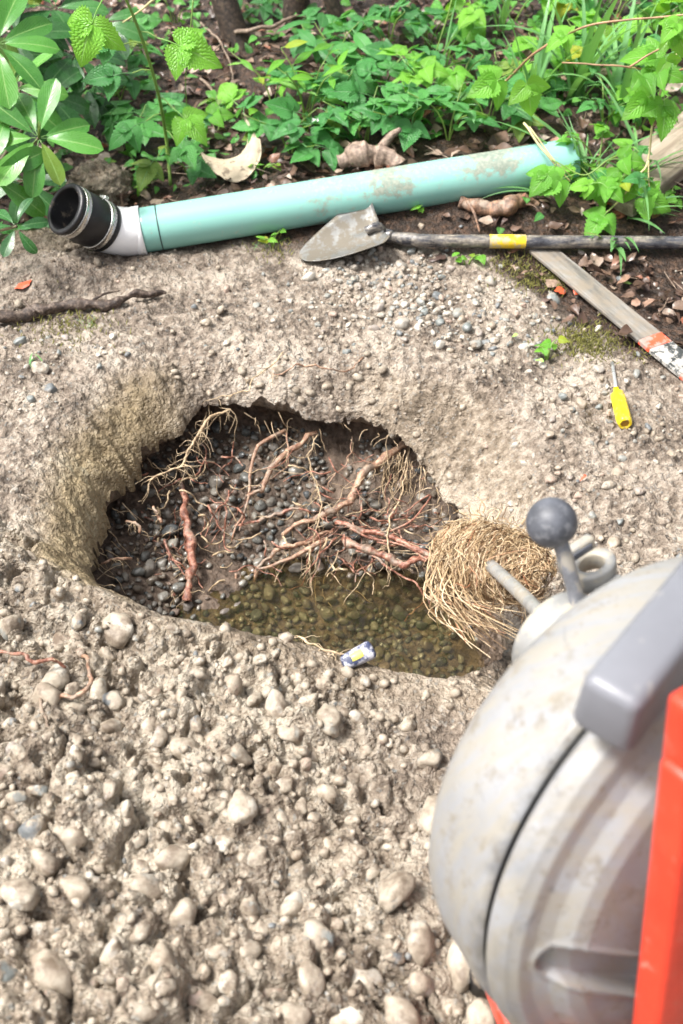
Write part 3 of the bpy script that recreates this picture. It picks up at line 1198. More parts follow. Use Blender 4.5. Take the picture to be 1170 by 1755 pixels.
for y0, sa in ((.021, 1.25), (cl - .021, -0.6)):
    Vb, Fb = lathe([(CR + .0002, y0 - .007), (CR + .0028, y0 - .0068), (CR + .0028, y0 - .0055), (CR + .002, y0 - .005), (CR + .002, y0 + .005), (CR + .0028, y0 + .0055), (CR + .0028, y0 + .0068), (CR + .0002, y0 + .007)], 72)
    b = obj('hose_clamp', mesh_data('hose_clamp', xform(Vb, Mc), Fb), M_STEEL, COUP)
    mb = MB()
    # worm-drive housing and screw head
    hx, hz = (CR + .006) * math.cos(sa), (CR + .006) * math.sin(sa)
    V2, F2 = bevel_box(.014, .012, .009, .002, 2)
    mb.add(xform(V2, Mc @ Matrix.Translation((hx, y0, hz)) @ Matrix.Rotation(-sa + PI / 2, 4, 'Y')), F2)
    V3, F3 = lathe([(.0001, .0), (.0045, .0), (.0045, .009), (.0001, .009)], 12)
    mb.add(xform(V3, Mc @ Matrix.Translation((hx, y0, hz)) @ Matrix.Rotation(-sa + PI / 2, 4, 'Y') @ Matrix.Translation((.006, 0, .001)) @ Matrix.Rotation(-PI / 2, 4, 'Z')), F3)
    mb.build('clamp_screw', M_STEEL, COUP, smooth=False)

# ------------------------------------------------------------------ shovel
M_BLADE = mat_plain('worn_steel_blade', (.20, .20, .19), 0.45, metal=0.3, var=0.22, scale=12, dirt=(.15, .13, .10), dirt_amt=0.44, dirt_scale=30)
def mat_shaft():
    t = NT('muddy_shaft')
    c = t.coord('Object')
    mp = t.new('ShaderNodeMapping')
    mp.inputs['Scale'].default_value = (0.22, 1.0, 1.0)
    t.set(mp.inputs[0], c)
    n = t.noise(mp.outputs[0], 75, 6, .7)
    m = t.range(n, .44, .62, 0, .85)
    col = t.mix(m, t.ramp(t.noise(c, 50, 4), [(.35, (.028, .028, .034)), (.65, (.085, .088, .10))]), t.ramp(t.noise(c, 160, 4), [(.35, (.17, .145, .115)), (.65, (.36, .32, .26))]))
    return t.fin(col, t.mix(m, (.24,) * 3, (.6,) * 3), t.bump(m, .3, .002))


M_SHAFT = mat_shaft()
s0, s1 = G(656, 405, .03), G(1420, 418, .03)
SHOV = empty('shovel', (s0[0], s0[1], float(ground_base(s0[0], s0[1]))))
tag(SHOV, 'round point shovel with muddy blade and yellow banded shaft', 'shovel')
so = np.array(SHOV.location)
neck = G(656, 400, .022)
p1, p2 = G(705, 410, .03), G(760, 413, .032)
path = smooth_path([neck, (neck * .55 + p1 * .45) + np.array([0, 0, -.004]), p1, p2, (p2 + s1) / 2, s1], 60)
rr = np.interp(np.arange(len(path)), [0, 10, 22, len(path) - 1], [.010, .0125, .0145, .0148])
V, F, uv = tube(path - so, rr, 20)
SHF = obj('shaft', mesh_data('shaft', V, F, uv=uv), M_SHAFT, SHOV)
ya, yb_ = G(838, 413, .0318), G(900, 413, .0318)
yaxis = (s1 - p2) / np.linalg.norm(s1 - p2)
def onpath(px):
    q = at_plane(px, 413, p2, np.array([0, math.sin(.5), math.cos(.5)]))
    return p2 + yaxis * np.dot(q - p2, yaxis)
ya, yb_ = onpath(838), onpath(900)
V, F, _ = tube([ya - so, (ya + yb_) / 2 - so, yb_ - so], .0154, 24, False)
obj('yellow_band', mesh_data('yellow_band', V, F), mat_plain('yellow_tape', (.72, .50, .02), 0.45, var=0.1, dirt=(.45, .38, .25), dirt_amt=0.35, dirt_scale=40), SHF)
# blade: pointed scoop, grid with curvature
tip = G(512, 440, .012)
top = G(655, 396, .03)
bl = top - tip
blen = float(np.linalg.norm(bl))
wdt = .072
Vb, Fb = [], []
NU, NV = 16, 22
Mb = frame_matrix(tuple(tip - so), bl, (0.05, -0.12, 0.99))
def bw(v):
    return wdt * (min(1.0, (v / .62)) ** .55 if v < .62 else 1.0 - .06 * (v - .62) / .38) + .0015
for sgn in (1, -1):
    for j in range(NV + 1):
        v = j / NV
        for i in range(NU + 1):
            u = i / NU * 2 - 1
            x = u * bw(v)
            z = .030 * (x / wdt) ** 2 + .018 * (v - .5) ** 2 - .006 + (0.0009 if sgn > 0 else -0.0009)
            z += .014 * math.exp(-(u / .22) ** 2) * max(0, (v - .45) / .55)      # frog / socket crease
            if v > .93:
                z += .012 * (v - .93) / .07 * (abs(u) > .25)                     # rolled step
            Vb.append((x, v * blen, z))
n1 = (NU + 1) * (NV + 1)
for j in range(NV):
    for i in range(NU):
        a = j * (NU + 1) + i
        q = (a, a + 1, a + NU + 2, a + NU + 1)
        Fb.append(q)
        Fb.append(tuple(n1 + k for k in q[::-1]))
bord = [j * (NU + 1) for j in range(NV + 1)] + [NV * (NU + 1) + i for i in range(1, NU + 1)] + [j * (NU + 1) + NU for j in range(NV - 1, -1, -1)] + [i for i in range(NU - 1, 0, -1)]
for a, b in zip(bord, bord[1:] + bord[:1]):
    Fb.append((a, b, b + n1, a + n1))
BLADE = obj('blade', mesh_data('blade', xform(Vb, Mb), Fb), M_BLADE, SHOV)
V, F, _ = tube(smooth_path([tip + bl * .80 + np.array([0, 0, .012]), tip + bl * .93 + np.array([0, 0, .016]), neck, path[9]], 14) - so, np.linspace(.010, .0150, 13), 16)
obj('socket', mesh_data('socket', V, F), M_SHAFT, SHOV)

# ------------------------------------------------------------------ weathered plank and flat bar, screwdriver, knife handle
def mat_wood(name, c1, c2, c3, scale=60):
    t = NT(name)
    c = t.coord('Object')
    mp = t.new('ShaderNodeMapping')
    mp.inputs['Scale'].default_value = (1.0, 0.06, 1.0)
    t.set(mp.inputs[0], c)
    g = t.noise(mp.outputs[0], scale, 6, 0.65, 0.4)
    col = t.ramp(g, [(.33, c1), (.5, c2), (.66, c3)])
    col = t.mix(t.range(t.noise(c, 14, 5, 0.7), .5, .7, 0, .5), col, (.10, .095, .06))
    return t.fin(col, 0.62, t.bump(g, .5, .004))


M_PLANK = mat_wood('grey_plank_wood', (.14, .105, .075), (.25, .205, .15), (.36, .31, .25))
# plank: corners from the photo, resting on the leaf litter, rising to the right
q0 = G(985, 300, .02)
q1 = G(1005, 352, .02)
pl_dir = at_depth(1175, 225, 2.78) - at_depth(1010, 345, 2.66)
pl_dir[2] = max(pl_dir[2], 0.03)
plk_c = G(1100, 262, .03) + np.array([.13, .07, .015])
Mpl = frame_matrix((0, 0, 0), pl_dir, (-.12, -.05, 1))
V, F = bevel_box(.155, .62, .034, .004, 2)
V = [(x, y + .012 * math.sin(x * 40) * (y < -.2), z) for x, y, z in V]
pz = float(ground_base(plk_c[0], plk_c[1])) + .03
PL = obj('wooden_plank', mesh_data('wooden_plank', V, F, smooth=False), M_PLANK)
PL.matrix_world = Matrix.Translation((plk_c[0], plk_c[1], pz)) @ Mpl
tag(PL, 'weathered grey brown wooden plank lying beyond the shovel shaft', 'plank')


def mat_bar():
    t = NT('grey_lath')
    c = t.coord('Generated')
    s = t.new('ShaderNodeSeparateXYZ')
    oc = t.coord('Object')
    mp = t.new('ShaderNodeMapping')
    mp.inputs['Scale'].default_value = (1.0, 0.1, 1.0)
    t.set(mp.inputs[0], oc)
    g = t.noise(mp.outputs[0], 70, 6, .65)
    col = t.ramp(g, [(.33, (.09, .084, .074)), (.5, (.175, .165, .148)), (.66, (.27, .255, .235))])
    col = t.mix(t.range(t.noise(oc, 26, 6, .7), .42, .58, 0, .75), col, (.23, .19, .145))
    return t.fin(col, .5, t.bump(g, .3, .003))


b0, b1 = G(925, 425, .006), G(1260, 700, .006)
BAR = empty('flat_bar', (b0[0], b0[1], float(ground_base(b0[0], b0[1]))))
tag(BAR, 'flat grey lath with orange painted bands lying under the shovel shaft', 'stake')
bo = np.array(BAR.location)
bd = b1 - b0
bln = float(np.linalg.norm(bd))
Mbar = frame_matrix(tuple(b0 - bo), bd)
def bar_seg(f0, f1, w, h):
    V, F = bevel_box(w, bln * (f1 - f0), h, .002, 2)
    return V, F, Mbar @ Matrix.Translation((0, bln * (f0 + f1) / 2, 0))
M_BAR = mat_bar()
M_ORANGE_P = mat_plain('orange_band_paint', (.78, .10, .045), .5, var=.15, dirt=(.28, .25, .22), dirt_amt=.30, dirt_scale=50)
M_BLKP = mat_plain('black_band_paint', (.05, .055, .055), .5, var=.3, dirt=(.40, .38, .35), dirt_amt=.42, dirt_scale=60)
V, F, MM = bar_seg(0, .60, .062, .008)
obj('lath', mesh_data('lath', V, F, smooth=False), M_BAR, BAR).matrix_local = MM
for nm, f0, f1, m in (('orange_band', .60, .655, M_ORANGE_P), ('black_band', .655, .80, M_BLKP), ('orange_band', .80, .86, M_ORANGE_P), ('black_band', .86, 1.0, M_BLKP)):
    V, F, MM = bar_seg(f0, f1, .060, .011)
    obj(nm, mesh_data(nm, V, F, smooth=False), m, BAR).matrix_local = MM

d0, d1, d2 = G(1049, 622, .012), G(1056, 668, .014), G(1071, 727, .014)
SD = empty('screwdriver', (d1[0], d1[1], float(ground_base(d1[0], d1[1]))))
tag(SD, 'stubby screwdriver with muddy yellow handle lying on gravel', 'screwdriver')
sdo = np.array(SD.location)
hd = d2 - d1
hl = float(np.linalg.norm(hd))
Mh = frame_matrix(tuple(d1 - sdo), hd)
hp = [(.0001, -.004), (.0055, -.004), (.0065, .006), (.0085, .012), (.0130, .018), (.0142, .030), (.0144, hl - .016), (.0138, hl - .006), (.0118, hl), (.0085, hl + .001), (.0078, hl - .004), (.0001, hl - .005)]
V, F = lathe(hp, 30)
V = [(x * (1 + .05 * math.cos(6 * math.atan2(z, x))), y, z * (1 + .05 * math.cos(6 * math.atan2(z, x)))) for x, y, z in V]
HN = obj('handle', mesh_data('handle', xform(V, Mh), F), M_YELLOW, SD)
V, F = lathe([(.0001, hl - .0035), (.0078, hl - .0035)], 24)
obj('end_recess', mesh_data('end_recess', xform(V, Mh), F), M_HOLE, HN)
V, F, _ = tube(np.array([d1 - hd * .02, d1 * .7 + d0 * .3, d1 * .2 + d0 * .8, d0]) - sdo, [.0038, .0036, .0036, .004], 12)
obj('shank', mesh_data('shank', V, F), mat_plain('screwdriver_steel', (.72, .72, .72), .3, metal=.8), SD)

k0 = at_z(588, 1137, .075)
k1 = at_z(638, 1112, .085)
KN = empty('knife_handle', tuple((k0 + k1) / 2 - np.array([0, 0, .012])))
tag(KN, 'small navy blue tool handle with yellow inlay on the pit rim', 'knife')
kd = k1 - k0
kl = float(np.linalg.norm(kd)) + .004
Mk = frame_matrix((0, 0, .012), kd, (.0, -.45, .9))
V, F = bevel_box(.026, kl, .016, .0075, 4)
V = [(x * (1 + .25 * (y / kl)), y, z) for x, y, z in V]
KB = obj('grip', mesh_data('grip', xform(V, Mk), F), M_NAVY, KN)
Vi = [(0, 0, .0085)] + [(.0062 * math.cos(a), -.002 + kl * .36 * math.sin(a), .0085 - .001 * abs(math.sin(a))) for a in np.linspace(0, 2 * PI, 28, endpoint=False)]
Vi += [(x, y, z - .006) for x, y, z in Vi[1:]]
Fi = [(0, 1 + k, 1 + (k + 1) % 28) for k in range(28)] + [(1 + k, 29 + k, 29 + (k + 1) % 28, 1 + (k + 1) % 28) for k in range(28)]
obj('inlay', mesh_data('inlay', xform(Vi, Mk), Fi), M_PALEYEL, KN)

# ------------------------------------------------------------------ sticks, shard, wood pieces
M_BARK = mat_root('dark_bark', [(.32, (.02, .013, .010)), (.5, (.06, .04, .03)), (.62, (.15, .11, .085)), (.75, (.30, .27, .23))], .6, .15)
M_TWIG = mat_root('twig', [(.35, (.10, .07, .05)), (.55, (.22, .16, .115)), (.7, (.36, .28, .21))], .6, .1)


def gnarl(path, amp, seed, f=14):
    p = np.asarray(path)
    n = np.stack([fbm(p[:, 0] * f + seed, p[:, 1] * f, p[:, 2] * f, octs=2, s=seed % 50 + k) for k in range(3)], -1)
    return p + n * amp


def stick(name, pts, rad, mat, label, cat, knots=0.12, group=None, seed=1, n=10, side=(), lift=0.0):
    path = gnarl(smooth_path(pts, 70), .010, seed)
    base = path[0].copy()
    o = empty(name, tuple(base))
    tag(o, label, cat, group)
    rr = np.interp(np.linspace(0, 1, len(path)), np.linspace(0, 1, len(rad)), rad)
    rr = rr * (1 + knots * vnoise(np.arange(len(path)) * .22, np.full(len(path), float(seed))))
    V, F, uv = tube(path - base, rr, max(n, 14))
    V = roughen(V, float(max(rad)) * .55, .55 / float(max(rad)), seed)
    obj('branch', mesh_data('branch', V, F, uv=uv), mat, o)
    for sp, sr in side:
        V, F, uv = tube(gnarl(smooth_path(sp, 14), .003, seed + 3) - base, np.linspace(sr, sr * .4, len(smooth_path(sp, 14))), 6)
        obj('side_twig', mesh_data('side_twig', V, F, uv=uv), mat, o)
    return o


stick('fallen_branch', [G(-60, 556, .012), G(40, 540, .012), G(110, 525, .014), G(185, 520, .014), G(240, 508, .014), G(284, 505, .012)], [.016, .0145, .013, .010, .008, .004], M_BARK,
      'dark lichen spotted branch lying on mud left of the pit', 'branch', .25, seed=4, side=[([G(150, 522, .015), G(175, 505, .03), G(205, 498, .02)], .004), ([G(60, 535, .02), G(40, 515, .03)], .004)])
stick('broken_root', [G(792, 345, .02), G(830, 358, .022), G(870, 352, .025), G(905, 342, .02), G(925, 350, .01)], [.012, .020, .022, .014, .006],
      mat_root('red_brown_root', [(.32, (.05, .03, .02)), (.5, (.20, .12, .08)), (.66, (.36, .20, .12))], .5, .2),
      'thick red brown root piece between green pipe and shovel shaft', 'root', .25, seed=9, side=[([G(800, 345, .03), G(812, 365, .035), G(822, 400, .01)], .005)])
stick('driftwood_root', [G(575, 285, .02), G(615, 272, .03), G(655, 268, .03), G(690, 282, .02)], [.016, .030, .026, .010],
      mat_root('pale_wood', [(.32, (.10, .072, .055)), (.5, (.23, .165, .125)), (.66, (.36, .27, .21))], .6, .15),
      'pale brown forked wood stub lying behind the green pipe', 'wood', .2, seed=12, side=[([G(645, 265, .035), G(668, 235, .07), G(685, 222, .09)], .014)])
stick('thin_twig', [G(340, 135, .03), G(385, 175, .03), G(420, 200, .03), G(470, 228, .03), G(515, 245, .02)], [.004, .0038, .0035, .003, .002], M_TWIG,
      'thin pale bent twig above the curved shard', 'twig', seed=21, side=[([G(385, 175, .03), G(355, 190, .02), G(350, 205, .01)], .0025)])
stick('dead_branch', [G(400, 55, .05), G(470, 42, .05), G(520, 28, .04), G(560, 18, .03)], [.006, .0055, .004, .003], M_TWIG,
      'thin grey dead branch lying near the tree trunks', 'twig', seed=23)
stick('leaning_twig', [G(345, 40, .02), G(380, 75, .05), G(395, 115, .03), G(400, 140, .01)], [.003, .003, .0028, .002], M_TWIG,
      'thin crossed twig below the leaning mossy trunk', 'twig', seed=25, side=[([G(380, 75, .05), G(350, 100, .03), G(335, 112, .01)], .0022)])

# curved shard: a broken crescent of pale, rotted wood standing on edge
def shard():
    c0 = G(415, 300, .0)
    V, F = [], []
    NUs, NVs = 28, 10
    outer = [(345, 262), (358, 288), (378, 304), (405, 312), (430, 300), (446, 272), (445, 240), (432, 215), (412, 193)]
    inner = [(346, 262), (362, 270), (385, 273), (408, 268), (420, 255), (424, 243), (424, 228), (418, 212), (412, 193)]
    po = smooth_path([at_depth(a, b, 2.78 + .0006 * (300 - b)) for a, b in outer], NUs)
    pi_ = smooth_path([at_depth(a, b, 2.80 + .0006 * (300 - b)) for a, b in inner], NUs)
    nrm = np.array([-.1, -.75, .65])
    n = min(len(po), len(pi_))
    for sgn in (1, -1):
        for i in range(n):
            for j in range(NVs + 1):
                v = j / NVs
                p = po[i] * (1 - v) + pi_[i] * v
                p = p + nrm * (.012 * math.sin(v * PI) + sgn * .004 * math.sin(math.pi * min(1, max(0, (i + .5) / n))))
                V.append(p)
    V = np.array(V)
    V = V + .0035 * np.stack([fbm(V[:, 0] * 50, V[:, 1] * 50, V[:, 2] * 50, octs=3, s=7 + k) for k in range(3)], -1)
    h = n * (NVs + 1)
    for i in range(n - 1):
        for j in range(NVs):
            a = i * (NVs + 1) + j
            q = (a, a + 1, a + NVs + 2, a + NVs + 1)
            F.append(q[::-1])
            F.append(tuple(h + k for k in q))
    for i in range(n - 1):
        for e in (0, NVs):
            a, b = i * (NVs + 1) + e, (i + 1) * (NVs + 1) + e
            F.append((a, b, b + h, a + h))
    o = obj('curved_shard', mesh_data('curved_shard', V - c0, F), mat_plain('pale_rotten_wood', (.42, .35, .25), .7, var=.18, scale=25, bump=.5, dirt=(.16, .12, .08), dirt_amt=.22, dirt_scale=40))
    o.location = c0
    tag(o, 'pale crescent shaped shard of broken wood behind the green pipe', 'shard')


shard()


def clod(name, c, size, label, seed):
    v = ICO3[0].copy()
    b2 = ico(5)
    v = b2[0]
    d = 1 + .30 * fbm(v[:, 0] * 1.6 + seed, v[:, 1] * 1.6, v[:, 2] * 1.6, octs=3, s=seed) + .22 * fbm(v[:, 0] * 6, v[:, 1] * 6 + seed, v[:, 2] * 6, octs=3, s=seed + 4)
    v = v * d[:, None] * np.array(size)
    o = obj(name, mesh_data(name, v, b2[1], attrs={'litter': np.zeros(len(v)), 'clay': np.full(len(v), .35), 'spoil': np.zeros(len(v)), 'moist_dark': np.full(len(v), .5)}), M_GROUND)
    o.location = c
    tag(o, label, 'clod')


clod('soil_clod', tuple(G(172, 318, .03)), (.075, .06, .06), 'crumbly brown soil clod under the rhododendron behind the rubber coupling', 5)
clod('soil_clod', tuple(G(60, 425, .0)), (.11, .06, .035), 'low brown heap of soil at the left edge below the rubber coupling', 8)

# ------------------------------------------------------------------ roots in the pit
RED = [(.30, (.06, .024, .016)), (.45, (.20, .075, .047)), (.57, (.36, .17, .115)), (.72, (.56, .37, .28))]
PALE = [(.30, (.10, .05, .03)), (.47, (.27, .15, .095)), (.60, (.42, .28, .19)), (.74, (.58, .45, .33))]
TAN = [(.32, (.22, .15, .085)), (.5, (.42, .31, .19)), (.66, (.60, .48, .32))]
M_RED, M_PALE, M_TAN = mat_root('red_root', RED, .38, .30), mat_root('pale_root', PALE, .45, .32), mat_root('tan_root', TAN, .55, .05)
SL0, SL1 = np.array([0, 1.86, -.15]), np.array([0, 1.62, -.305])
SLN = np.cross(np.array([1.0, 0, 0]), SL0 - SL1)
SLN /= np.linalg.norm(SLN)
if SLN[2] < 0:
    SLN = -SLN


def W(px, py, off=0.02):
    """a point `off` in front of the far slope of the pit, under a photo pixel"""
    p = at_plane(px, py, SL0, SLN)
    d = p - EYE
    return p - d / np.linalg.norm(d) * off


def wpath(pts, n=30):
    return smooth_path([W(*p) if len(p) == 3 else W(p[0], p[1]) for p in pts], n)


def hairs(mb, path, count, length, rad, r, down=0.6):
    for _ in range(count):
        i = r.randrange(len(path))
        p = np.array(path[i])
        d = np.array([r.gauss(0, 1), r.gauss(-.25, .6), r.gauss(-down, .7)])
        d /= np.linalg.norm(d)
        L = length * r.uniform(.35, 1.2)
        q = [p]
        for k in range(6):
            d = d + np.array([r.gauss(0, .35), r.gauss(0, .35), r.gauss(-.12, .3)])
            d /= np.linalg.norm(d)
            q.append(q[-1] + d * L / 6)
        mb.tube(q, np.linspace(rad, rad * .35, 7), 4, False)


def root(pts, rad, mat, label, hair=14, hl=.05, hr=.0009, seed=1, pts3=None, cat='root', name='tree_root', branches=(), hairmat=None, n=9):
    r = random.Random(seed)
    path = pts3 if pts3 is not None else wpath(pts, 48)
    path = gnarl(gnarl(path, .014, seed, 16), .0060, seed + 1, 55)
    base = path[0].copy()
    o = empty(name, tuple(base))
    tag(o, label, cat)
    rr = np.interp(np.linspace(0, 1, len(path)), np.linspace(0, 1, len(rad)), rad)
    rr = rr * .74 * (.92 + .38 * fbm(np.arange(len(path)) * .5, np.full(len(path), seed * 1.7), octs=2))
    V, F, uv = tube(path - base, rr, n)
    V = roughen(V, float(max(rad)) * .35, .5 / float(max(rad)), seed % 40)
    obj('root_stem', mesh_data('root_stem', V, F, uv=uv), mat, o)
    for bp, br in branches:
        b = bp if isinstance(bp, np.ndarray) else wpath(bp, 18)
        b = gnarl(b, .006, seed + 7, 25)
        V, F, uv = tube(b - base, np.linspace(br, br * .4, len(b)), 7)
        obj('side_root', mesh_data('side_root', V, F, uv=uv), mat, o)
        path = np.vstack([path, b])
    if hair:
        mb = MB()
        hairs(mb, path - base, hair, hl, hr, r)
        tag(mb.build('rootlets', hairmat or M_TAN, o), kind='stuff')
    return o


root([(708, 755, .0), (682, 772, .02), (640, 805, .035), (603, 850, .045), (560, 880, .05), (520, 897, .04), (482, 912, .03)], [.013, .0115, .0105, .0105, .009, .007, .006],
     M_PALE, 'thick pale root slanting across the gravel wall from upper right', 26, .05, seed=31, n=12)
root([(575, 900, .06), (625, 908, .07), (680, 925, .08), (730, 940, .10), (775, 958, .13)], [.006, .008, .009, .0085, .006], M_RED,
     'glossy red root running right into the tangled root ball, upper of two', 20, .06, seed=32, n=12,
     branches=[([(600, 905, .07), (640, 925, .07), (690, 935, .08), (735, 960, .1)], .003), ([(650, 915, .07), (700, 900, .07), (740, 850, .05), (690, 880, .06)], .003)])
root([(588, 922, .06), (625, 938, .075), (680, 960, .09), (720, 962, .10), (765, 950, .12)], [.011, .0115, .011, .009, .006], M_RED,
     'thick red root with cut end beside the water, lower of two', 26, .07, seed=33, n=12)
root([(575, 905, .05), (530, 925, .05), (480, 945, .045), (448, 970, .04), (425, 1010, .03), (405, 1078, .02)], [.006, .0065, .006, .0055, .005, .004], M_PALE,
     'forked pale root reaching from the middle down into the water', 24, .05, seed=34,
     branches=[([(560, 925, .05), (520, 945, .05), (475, 965, .045), (440, 975, .04)], .006), ([(405, 985, .03), (408, 1020, .025), (418, 1040, .02)], .003)])
root([(545, 742, .0), (505, 765, .02), (465, 800, .035), (448, 840, .04), (428, 852, .04)], [.008, .0085, .008, .007, .005], M_PALE,
     'reddish root descending the left half of the gravel wall', 22, .05, seed=35, n=10,
     branches=[([(490, 740, .01), (440, 765, .03), (432, 800, .04), (425, 850, .045), (412, 890, .045), (394, 928, .04)], .0048), ([(492, 745, .02), (492, 795, .03), (440, 835, .045)], .002)])
root([(410, 902, .03), (440, 896, .04), (462, 880, .045), (500, 870, .045), (524, 884, .04)], [.003, .005, .005, .0045, .0035], M_RED,
     'short wavy red root in the middle of the gravel wall', 8, .03, seed=36)
root([(312, 830, .02), (318, 890, .05), (320, 950, .07), (322, 995, .08), (320, 1030, .085)], [.007, .012, .0125, .012, .0125], M_RED,
     'thick sawn off orange root hanging at the left of the pit', 40, .07, seed=37, n=14, branches=[([(285, 925, .06), (300, 960, .07), (316, 985, .08)], .003), ([(300, 1020, .08), (310, 1000, .08)], .004)])
root([(612, 942, .07), (660, 972, .09), (705, 995, .09), (735, 1030, .08), (760, 1060, .06), (786, 1085, .05)], [.003, .0035, .003, .0026, .0022, .0015], M_RED,
     'long thin red root trailing over the right side of the water', 6, .03, seed=38)
root([(648, 1115, .0), (680, 1070, .0), (700, 1045, .01), (735, 1030, .02), (765, 1018, .03)], [.0025, .0025, .002, .0018, .001], M_RED,
     'thin orange root dipping into the water beside the blue handle', 6, .03, seed=39)
root([(708, 760, .03), (690, 830, .06), (674, 880, .07), (668, 950, .08), (672, 1012, .07)], [.002, .0025, .0025, .002, .001], M_TAN,
     'straight thin yellow root hanging in front of the red roots', 10, .035, seed=40)
root([(548, 748, .03), (530, 790, .045), (545, 835, .06), (548, 880, .06), (535, 960, .06), (540, 1005, .05)], [.0018, .002, .002, .002, .0018, .001], M_TAN,
     'fine branching tan root hanging down the centre of the pit', 46, .045, seed=41)
root([(598, 752, .02), (595, 790, .04), (570, 815, .045), (562, 840, .04)], [.0018, .0018, .0016, .001], M_PALE,
     'short thin root curling below the middle of the lip', 4, .03, seed=42)
root([(790, 1050, .12), (800, 1075, .12), (770, 1090, .1), (748, 1110, .08)], [.002, .002, .0018, .001], M_RED,
     'short orange root tip hanging below the root ball', 6, .03, seed=43)


def lp(px, py, z):
    return at_z(px, py, z)


root(None, [.0035, .004, .0035, .0025], M_TAN, 'ragged tan root with fine hairs along the left lip of the pit', 60, .06, seed=44,
     pts3=smooth_path([lp(388, 700, -.07), lp(352, 715, -.07), lp(325, 765, -.10), lp(300, 800, -.11), lp(262, 828, -.13)], 30))
for i, (a, b, lab) in enumerate([((262, 862, -.15), (276, 894, -.17), 'short pale root stub on the left wall, uppermost of three'),
                                 ((216, 885, -.17), (247, 920, -.19), 'stubby pale root on the left wall, middle of three'),
                                 ((168, 972, -.17), (224, 957, -.19), 'thin pale root stub on the left wall, lowest of three')]):
    pa, pb = lp(*a), lp(*b)
    pm = (pa + pb) / 2 + np.array([.0, 0, .008])
    root(None, [.004, .0042, .0045, .004], M_PALE, lab, 8, .03, seed=50 + i, pts3=smooth_path([pa, pm, pb], 12))
root(None, [.002, .0022, .002, .0015], M_TAN, 'thin tan root lying on the soil above the far lip', 14, .03, seed=56,
     pts3=smooth_path([G(478, 612, .004), G(440, 645, .004), G(415, 675, -.01), lp(375, 690, -.05)], 24))
root(None, [.0015, .0028, .0028, .002], M_PALE, 'thin pinkish root lying on mud above the middle of the pit', 8, .03, seed=57,
     pts3=smooth_path([G(470, 640, .004), G(520, 632, .006), G(565, 630, .006), G(618, 612, .004)], 24))
root(None, [.0035, .004, .004, .003], M_RED, 'red root lying across stones at the left edge', 5, .02, seed=58,
     pts3=smooth_path([G(-25, 1120, .02), G(20, 1124, .035), G(60, 1136, .038), G(100, 1133, .035), G(122, 1142, .02)], 24))
root(None, [.0045, .005, .0048, .004], M_PALE, 'bent pale root hook on the spoil left of the pit', 4, .02, seed=59,
     pts3=smooth_path([G(130, 1128, .025), G(148, 1145, .038), G(155, 1172, .038), G(128, 1186, .036), G(88, 1196, .02)], 24))
root(None, [.0022, .0024, .002, .001], M_TAN, 'pale branching rootlet on the rim beside the blue handle', 30, .03, seed=60,
     pts3=smooth_path([lp(500, 1090, .065), lp(540, 1102, .075), lp(580, 1118, .08), lp(606, 1128, .075)], 24))
root(None, [.0035, .0035, .003, .002], M_TWIG, 'thin brown root standing in the muddy spoil at left', 2, .02, seed=61,
     pts3=smooth_path([G(72, 1195, .02), G(76, 1225, .03), G(80, 1255, .025)], 16))

# curtain of fine roots under the right lip
mb = MB()
rc = random.Random(77)
cbase = W(720, 800, .03)
for _ in range(150):
    x0, y0 = rc.uniform(655, 790), 0
    y0 = 800 + max(0, (x0 - 720)) * .9 + rc.uniform(-25, 30)
    p = W(x0, y0, rc.uniform(.0, .05))
    L = rc.uniform(.04, .12)
    q = [p]
    d = np.array([rc.gauss(0, .25), rc.gauss(-.3, .25), -1.0])
    for k in range(7):
        d = d + np.array([rc.gauss(0, .32), rc.gauss(0, .25), rc.gauss(0, .25)])
        d /= np.linalg.norm(d)
        q.append(q[-1] + d * L / 7)
    mb.tube(np.array(q) - cbase, np.linspace(.0011, .0004, 8), 4, False)
o = mb.build('fibrous_roots', M_TAN)
o.location = cbase
tag(o, 'curtain of fine tan fibrous roots under the right lip of the pit', 'roots')
# fine rootlets poking out all round the undercut
mb = MB()
for _ in range(80):
    a = rc.uniform(math.radians(40), math.radians(200))
    L_ = float(lip_r(np.array([a]))[0])
    z_ = float(lip_z(np.array([a]))[0]) - rc.uniform(.0, .05)
    p = np.array([PITC[0] + (L_ + .004) * math.cos(a), PITC[1] + (L_ + .004) * math.sin(a), z_])
    d = np.array([-math.cos(a) * .8 + rc.gauss(0, .5), -math.sin(a) * .8 + rc.gauss(0, .4), rc.gauss(-.5, .5)])
    q = [p]
    L = rc.uniform(.02, .08)
    for k in range(6):
        d = d + np.array([rc.gauss(0, .3), rc.gauss(0, .3), rc.gauss(-.15, .3)])
        d /= np.linalg.norm(d)
        q.append(q[-1] + d * L / 6)
    mb.tube(q, np.linspace(.0012, .0004, 7), 4, False)
tag(mb.build('hanging_rootlets', M_TAN, PIT), kind='stuff')
